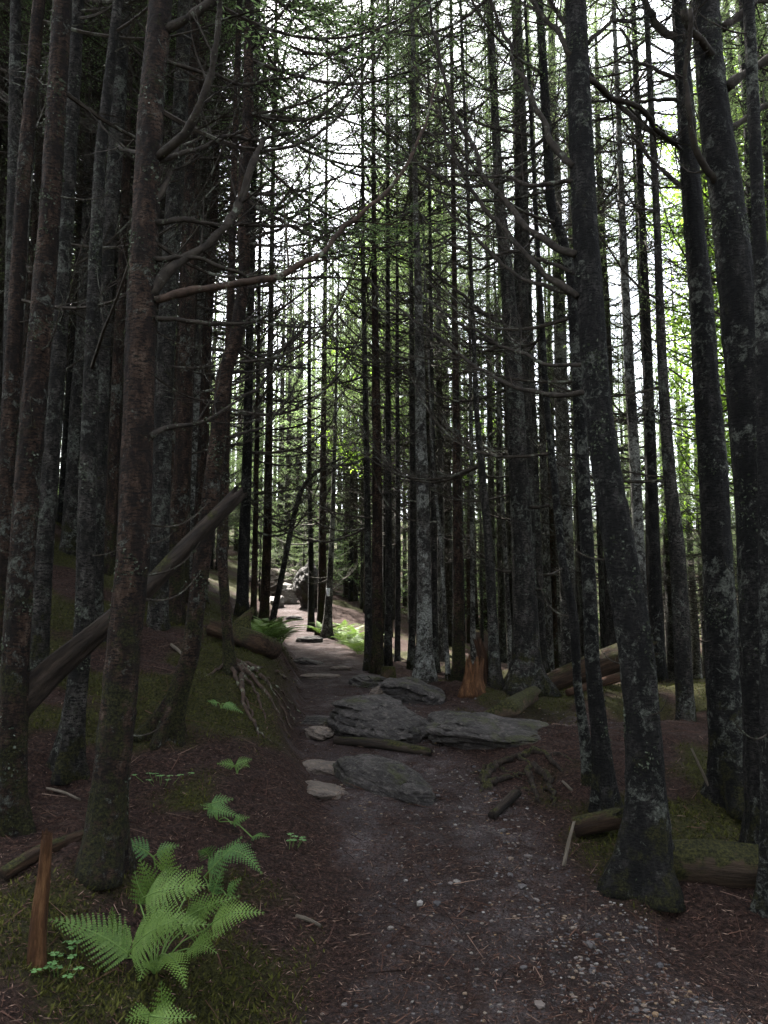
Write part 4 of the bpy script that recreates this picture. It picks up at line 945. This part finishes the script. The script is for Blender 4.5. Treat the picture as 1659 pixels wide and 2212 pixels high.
bar("fallen_branch", "short dark stub of wood on the right side of the trail", "branch", [hit(1062, 1772) + [0, 0, .02], hit(1112, 1735) + [0, 0, .05]], 'darklog', [.026, .03], 9, 14)
bar("curved_log", "curved moss-topped piece of log behind the flat slab", "log", [hit(1040, 1566) + [0, 0, .02], hit(1100, 1552) + [0, 0, .06], hit(1150, 1525) + [0, 0, .10]], 'mosslog', [.05, .075, .07], 12, 15, lump=.3)
for k, (a, b, rd, lab) in enumerate([((1218, 1872), (1240, 1785), .011, "pale lichen-flecked stick leaning at the right trail edge"), ((1545, 1735), (1495, 1625), .010, "light bare stick leaning among the right hand trunks"),
        ((1236, 1712), (1216, 1700), .010, "short broken stick on the right bank"), ((640, 1985), (690, 2012), .010, "reddish stick end beside the lower trail"),
        ((370, 1395), (398, 1425), .016, "bare brown stick lying below the left trunks"), ((100, 1705), (170, 1735), .010, "straight grey stick on the floor at the left edge")]):
    A, B = hit(*a), hit(*b)
    if k < 2: D_ = A[1]; B = at(b[0], b[1], D_ + .05)
    bar("stick", lab, "stick", [A + [0, 0, .0], (A + B) / 2 + [0, .01, .02], B + [0, 0, .02]], 'stick', [rd, rd * .9, rd * .7], 7, 20 + k)
# gnarled root mass right of the trail
hb = hit(1110, 1690); rt = thing("root_mass", hb, "gnarled dark mossy root mass on the right side of the trail", "roots")
for k, pts in enumerate([[(1032, 1690), (1070, 1660), (1120, 1640), (1165, 1668)], [(1120, 1640), (1160, 1625), (1190, 1650), (1215, 1672)], [(1040, 1705), (1090, 1685), (1140, 1672)],
                         [(1140, 1660), (1150, 1700), (1165, 1735)], [(1150, 1650), (1185, 1690), (1200, 1740)], [(1060, 1668), (1050, 1690), (1036, 1715)], [(1100, 1590), (1130, 1578), (1180, 1560)], [(1090, 1605), (1140, 1600), (1190, 1580)], [(1060, 1662), (1105, 1668), (1160, 1700)], [(1170, 1640), (1215, 1630), (1250, 1655)], [(1110, 1700), (1150, 1712), (1190, 1708)], [(1020, 1672), (1060, 1655), (1105, 1652)]]):
    P = np.array([hit(*p) + [0, 0, (.022 if 0 < j < len(pts) - 1 and k < 6 else -.005)] for j, p in enumerate(pts)]); q = np.random.RandomState(k)
    Q = resample(np.c_[P, np.linspace(.030, .008, len(P)) * (1 if k < 6 else .6)], .03)
    mb = MB(); add_tube(mb, Q[:, :3] + q.randn(len(Q), 3) * .008, Q[:, 3] * (1 + .2 * q.randn(len(Q))), 9)
    o = mb.obj("root", M['darklog'], rt); o.location = -Vector(rt.location)

# ------------------------------------------------------------------ ferns
def frond_mb(P0, P1, width, seed, N=None, pairs=14, arch=.10, stipe=.16):
    q = np.random.RandomState(seed); mb = MB(); L = np.linalg.norm(P1 - P0); ax_ = (P1 - P0) / L
    pairs = int(np.clip(L / .021, 7, pairs + 2)); width = min(width, .34 * L)
    if N is None: N = np.array([q.randn() * .25, -.85, .62 + .2 * q.rand()])
    N = N - ax_ * np.dot(N, ax_); N /= np.linalg.norm(N); S = np.cross(ax_, N)
    t = np.linspace(0, 1, 40); bend = q.randn() * .05
    C_ = P0 + ax_ * (t * L)[:, None] + N * (arch * L * np.sin(t * np.pi) * (1 - .3 * t))[:, None] + S * (bend * L * np.sin(t * np.pi))[:, None]
    add_tube(mb, C_, .0032 * (1 - t) + .0007, 5, 1, cap=False)
    PP, DD, NN, LL, WW = [], [], [], [], []
    for k in range(pairs):
        u = stipe + (1 - stipe) * (k + .3) / pairs; i = min(int(u * 39), 38); c = C_[i] + (C_[i + 1] - C_[i]) * (u * 39 - i); d = C_[i + 1] - C_[i]; d /= np.linalg.norm(d)
        v_ = (u - stipe) / (1 - stipe)
        lw = 1.2 * width * (min(1, .72 + v_ * 2.2) if v_ < .13 else 1) * (1 - v_) ** 1.05 + .005
        for sd in (-1, 1):
            ll = lw * (.9 + .2 * q.rand()); a = R(68 - 22 * v_)
            e = d * math.cos(a) + S * sd * math.sin(a); n_ = N + q.randn(3) * .09; m = max(4, int(ll / .0085))
            w_ = (np.arange(m) + .4) / m; droop = -.16 * ll * w_ ** 2
            pos = c + e * (ll * w_)[:, None] + (d * .10 * ll) * (w_ ** 2)[:, None] + N * droop[:, None]
            spc = L * (1 - stipe) / pairs; tp = (1 - w_) ** .75; hwid = np.minimum(.47 * spc, .26 * ll) * (1 - .25 * v_)
            pl = hwid * tp + .0022; pt = ll / m
            b2 = np.cross(e, n_); b2 /= np.linalg.norm(b2)
            c2 = c + e * ll * .02; tip = c + e * ll + d * .10 * ll - N * .16 * ll; md = c + e * ll * .45 + d * .02 * ll - N * .032 * ll
            mb.add(np.array([c2, c2 + b2 * hwid * .30, md + b2 * hwid * .26, tip, md - b2 * hwid * .26, c2 - b2 * hwid * .30]), [[0, 1, 2, 3], [0, 3, 4, 5]], 0)
            for s2 in (-1, 1):
                PP.append(pos); DD.append(e[None] * .75 + b2[None] * s2 + N[None] * (.03 + .07 * q.randn(m, 1))); NN.append(np.tile(n_, (m, 1))); LL.append(pl * 1.2); WW.append(np.full(m, pt * 1.05) * np.minimum(1, .35 + pl / .012))
    leaves(mb, np.concatenate(PP), np.concatenate(DD), np.concatenate(NN), np.concatenate(LL), np.concatenate(WW), 0)
    return mb
def fern(label, root_px, fr, mat='fern', group=None):
    """fr: list of (base px, tip px, width m, base lift, tip lift)"""
    r0 = hit(*root_px); t = thing("fern", r0, label, "fern", group)
    for k, (a, b, wd, da, db) in enumerate(fr):
        P0 = at(a[0], a[1], r0[1] + da); P1 = at(b[0], b[1], r0[1] + db - .12)
        for P in (P0, P1): P[2] = max(P[2], gz(P[0], P[1]) + .04)
        mb = frond_mb(P0, P1, wd, k * 7 + int(root_px[0]))
        st = resample(np.array([r0 + [0, 0, -.01], (r0 + P0) / 2 + [0, 0, .04], P0]), .03); add_tube(mb, st, np.full(len(st), .0032), 5, 1, cap=False)
        o = mb.obj("frond", [M[mat], M['stalk']], t, None, False); o.location = -Vector(t.location)
    return t
fern("large bright green fern with many spreading fronds at the lower left", (335, 2105), [
    ((305, 2086), (103, 1985), .105, -.05, .02), ((272, 2070), (412, 1976), .125, -.05, -.12), ((296, 2015), (456, 1998), .10, .0, -.1), ((300, 1945), (455, 1912), .12, .12, .05), ((362, 1895), (369, 1822), .075, .2, .24),
    ((330, 1960), (290, 1880), .06, .12, .2), ((445, 2008), (572, 1972), .075, .02, -.05), ((418, 2048), (486, 2010), .06, 0, -.05), ((350, 2060), (402, 2136), .06, -.05, -.16), ((262, 2040), (243, 1958), .055, .05, .12), ((395, 2010), (470, 1945), .08, .1, .12), ((300, 2090), (180, 2040), .07, .06, .1), ((385, 2000), (520, 1935), .07, .1, .1), ((330, 1930), (300, 1855), .06, .25, .3), ((400, 1940), (440, 1870), .06, .2, .25), ((340, 2075), (300, 2120), .05, -.06, -.12), ((400, 2060), (470, 2060), .05, -.04, -.1)])
fern("young fern cut off by the bottom edge of the photo", (345, 2225), [((356, 2200), (348, 2118), .065, 0, .06), ((318, 2205), (425, 2196), .06, -.02, -.05), ((330, 2215), (270, 2205), .05, -.02, -.02)])
fern("darker fern with two fronds right behind the large bright one", (452, 1925), [((440, 1895), (524, 1806), .065, .0, .12), ((470, 1840), (566, 1888), .065, .1, .05), ((455, 1860), (428, 1838), .05, .1, .1), ((460, 1955), (482, 1876), .07, -.1, .0), ((490, 1935), (522, 1897), .04, -.1, -.05)], 'ferndark')
fern("dark low fern frond against the foot of the lichen-spotted trunk", (335, 1880), [((330, 1858), (256, 1828), .07, 0, .05), ((332, 1850), (388, 1826), .06, 0, .1)], 'ferndark')
fern("small fern in the middle of the left slope", (470, 1775), [((440, 1760), (524, 1768), .05, 0, -.05), ((465, 1748), (432, 1738), .04, 0, .0), ((450, 1738), (505, 1726), .045, 0, .1), ((500, 1790), (540, 1765), .035, -.05, 0), ((545, 1810), (583, 1808), .035, -.1, -.1)], 'ferndark')
fern("small bright fern high on the left slope, left of the smooth trail rock", (512, 1672), [((505, 1668), (545, 1640), .05, 0, .08), ((510, 1660), (468, 1650), .035, 0, .05), ((520, 1668), (540, 1658), .03, 0, -.05)])
fern("little dark fern at the foot of the crooked spruce", (478, 1532), [((470, 1528), (448, 1514), .04, 0, .05), ((480, 1530), (526, 1541), .04, 0, -.05)], 'ferndark')
# fern clumps along the far trail: one clump copied
def clump(seed):
    q = np.random.RandomState(seed); out = []
    for k in range(8):
        a = k * .785 + q.randn() * .25; l = .34 + .18 * q.rand(); P1 = np.array([math.cos(a) * l, math.sin(a) * l, .13 + .14 * q.rand()])
        out.append(frond_mb(np.array([0, 0, .0]) + P1 * .06, P1, .10, seed + k, np.array([-math.cos(a) * .3, -math.sin(a) * .3, 1.0]), 12, .2, .1).mesh("frond", [M['fern'], M['stalk']], False))
    return out
CL = [clump(800), clump(820)]
fl_pos = [(575, 1383), (592, 1388), (603, 1381), (565, 1372), (605, 1392), (585, 1373), (745, 1392), (762, 1404), (776, 1415), (733, 1384), (752, 1380), (770, 1388), (785, 1402), (700, 1376), (720, 1372), (742, 1368), (765, 1372), (560, 1386)]
for k, (a, b) in enumerate(fl_pos):
    h_ = hit(a, b); lab, grp = ("sunlit fern in the clump at the foot of the bent leaning stem", "ferns left of the far trail") if a < 650 else ("green fern in the patch on the right side of the far trail bend", "ferns right of the far trail")
    if a in (700,): lab = "single bright fern at the foot of the paint-blazed tree"
    t = thing("fern", h_, lab, "fern", grp); sc = rb.uniform(.8, 1.25)
    for me in CL[k % 2]:
        o = link("frond", me, t); o.scale = (sc,) * 3
    t.rotation_euler = (0, 0, rb.uniform(0, 6.28))
# wood sorrel
def sorrel(label, px, py, n, seed, r=.05):
    q = np.random.RandomState(seed); h_ = hit(px, py); t = thing("wood_sorrel", h_, label, "plant", "wood sorrel on the left slope")
    for k in range(n):
        mb = MB(); c = np.array([q.randn() * r, q.randn() * r, .035 + .025 * q.rand()]); add_tube(mb, np.array([[c[0] * .6, c[1] * .6, -.01], [c[0] * .9, c[1] * .9, c[2] * .6], c]), np.full(3, .0012), 4, 1, cap=False)
        a0 = q.rand() * 6.28
        for j in range(3):
            a = a0 + j * 2.094; d = np.array([math.cos(a), math.sin(a), -.12]); sd = np.array([-d[1], d[0], 0]); s_ = .016 + .005 * q.rand()
            V = [c, c + d * s_ * .6 + sd * s_ * .62, c + d * s_ * 1.15 + sd * s_ * .42, c + d * s_ * .92 - [0, 0, .002], c + d * s_ * 1.15 - sd * s_ * .42, c + d * s_ * .6 - sd * s_ * .62]
            mb.add(V, [[0, 1, 2, 3], [0, 3, 4, 5]], 0)
        mb.obj("leaf", [M['sorrel'], M['stalk']], t, None, False)
sorrel("bright wood sorrel leaves right of the upright broken stem's foot", 128, 2110, 9, 1)
sorrel("small wood sorrel patch below the large fern's left frond", 160, 2072, 4, 2, .03)
sorrel("wood sorrel patch in the moss left of the small bright fern", 350, 1690, 10, 3, .09)
sorrel("wood sorrel sprig at the left edge of the trail below the bank", 625, 1830, 6, 4, .05)
# young firs catching light at the end of the trail
yf = [crown_mb(850, 3.4, .3, .95, nb=46).mesh("foliage", [M['dead'], M['needles'], M['lichen']], False)]
yt = MB(); add_tube(yt, np.array([[0, 0, -.1], [0, 0, 1.7], [0, 0, 3.4]]), np.array([.03, .02, .005]), 6); ytm = yt.mesh("stem", M['bark_dark'])
for a, D_, sc, lab in [(655, 22.8, .95, "bright young fir behind the upright dark boulder"), (612, 25.5, 1.2, "bright young fir above the sunlit rocks"), (690, 24.5, 1.3, "green young fir right of the upright dark boulder"), (560, 20.5, .8, "yellow-green young fir left of the far trail")]:
    x = at(a, 1300, D_)[0]; t = thing("fir_sapling", (x, D_, gz(x, D_)), lab, "sapling", "young firs at the end of the trail")
    for nme, me in (("foliage", yf[0]), ("stem", ytm)): o = link(nme, me, t); o.scale = (sc,) * 3; o.rotation_euler = (0, 0, a)
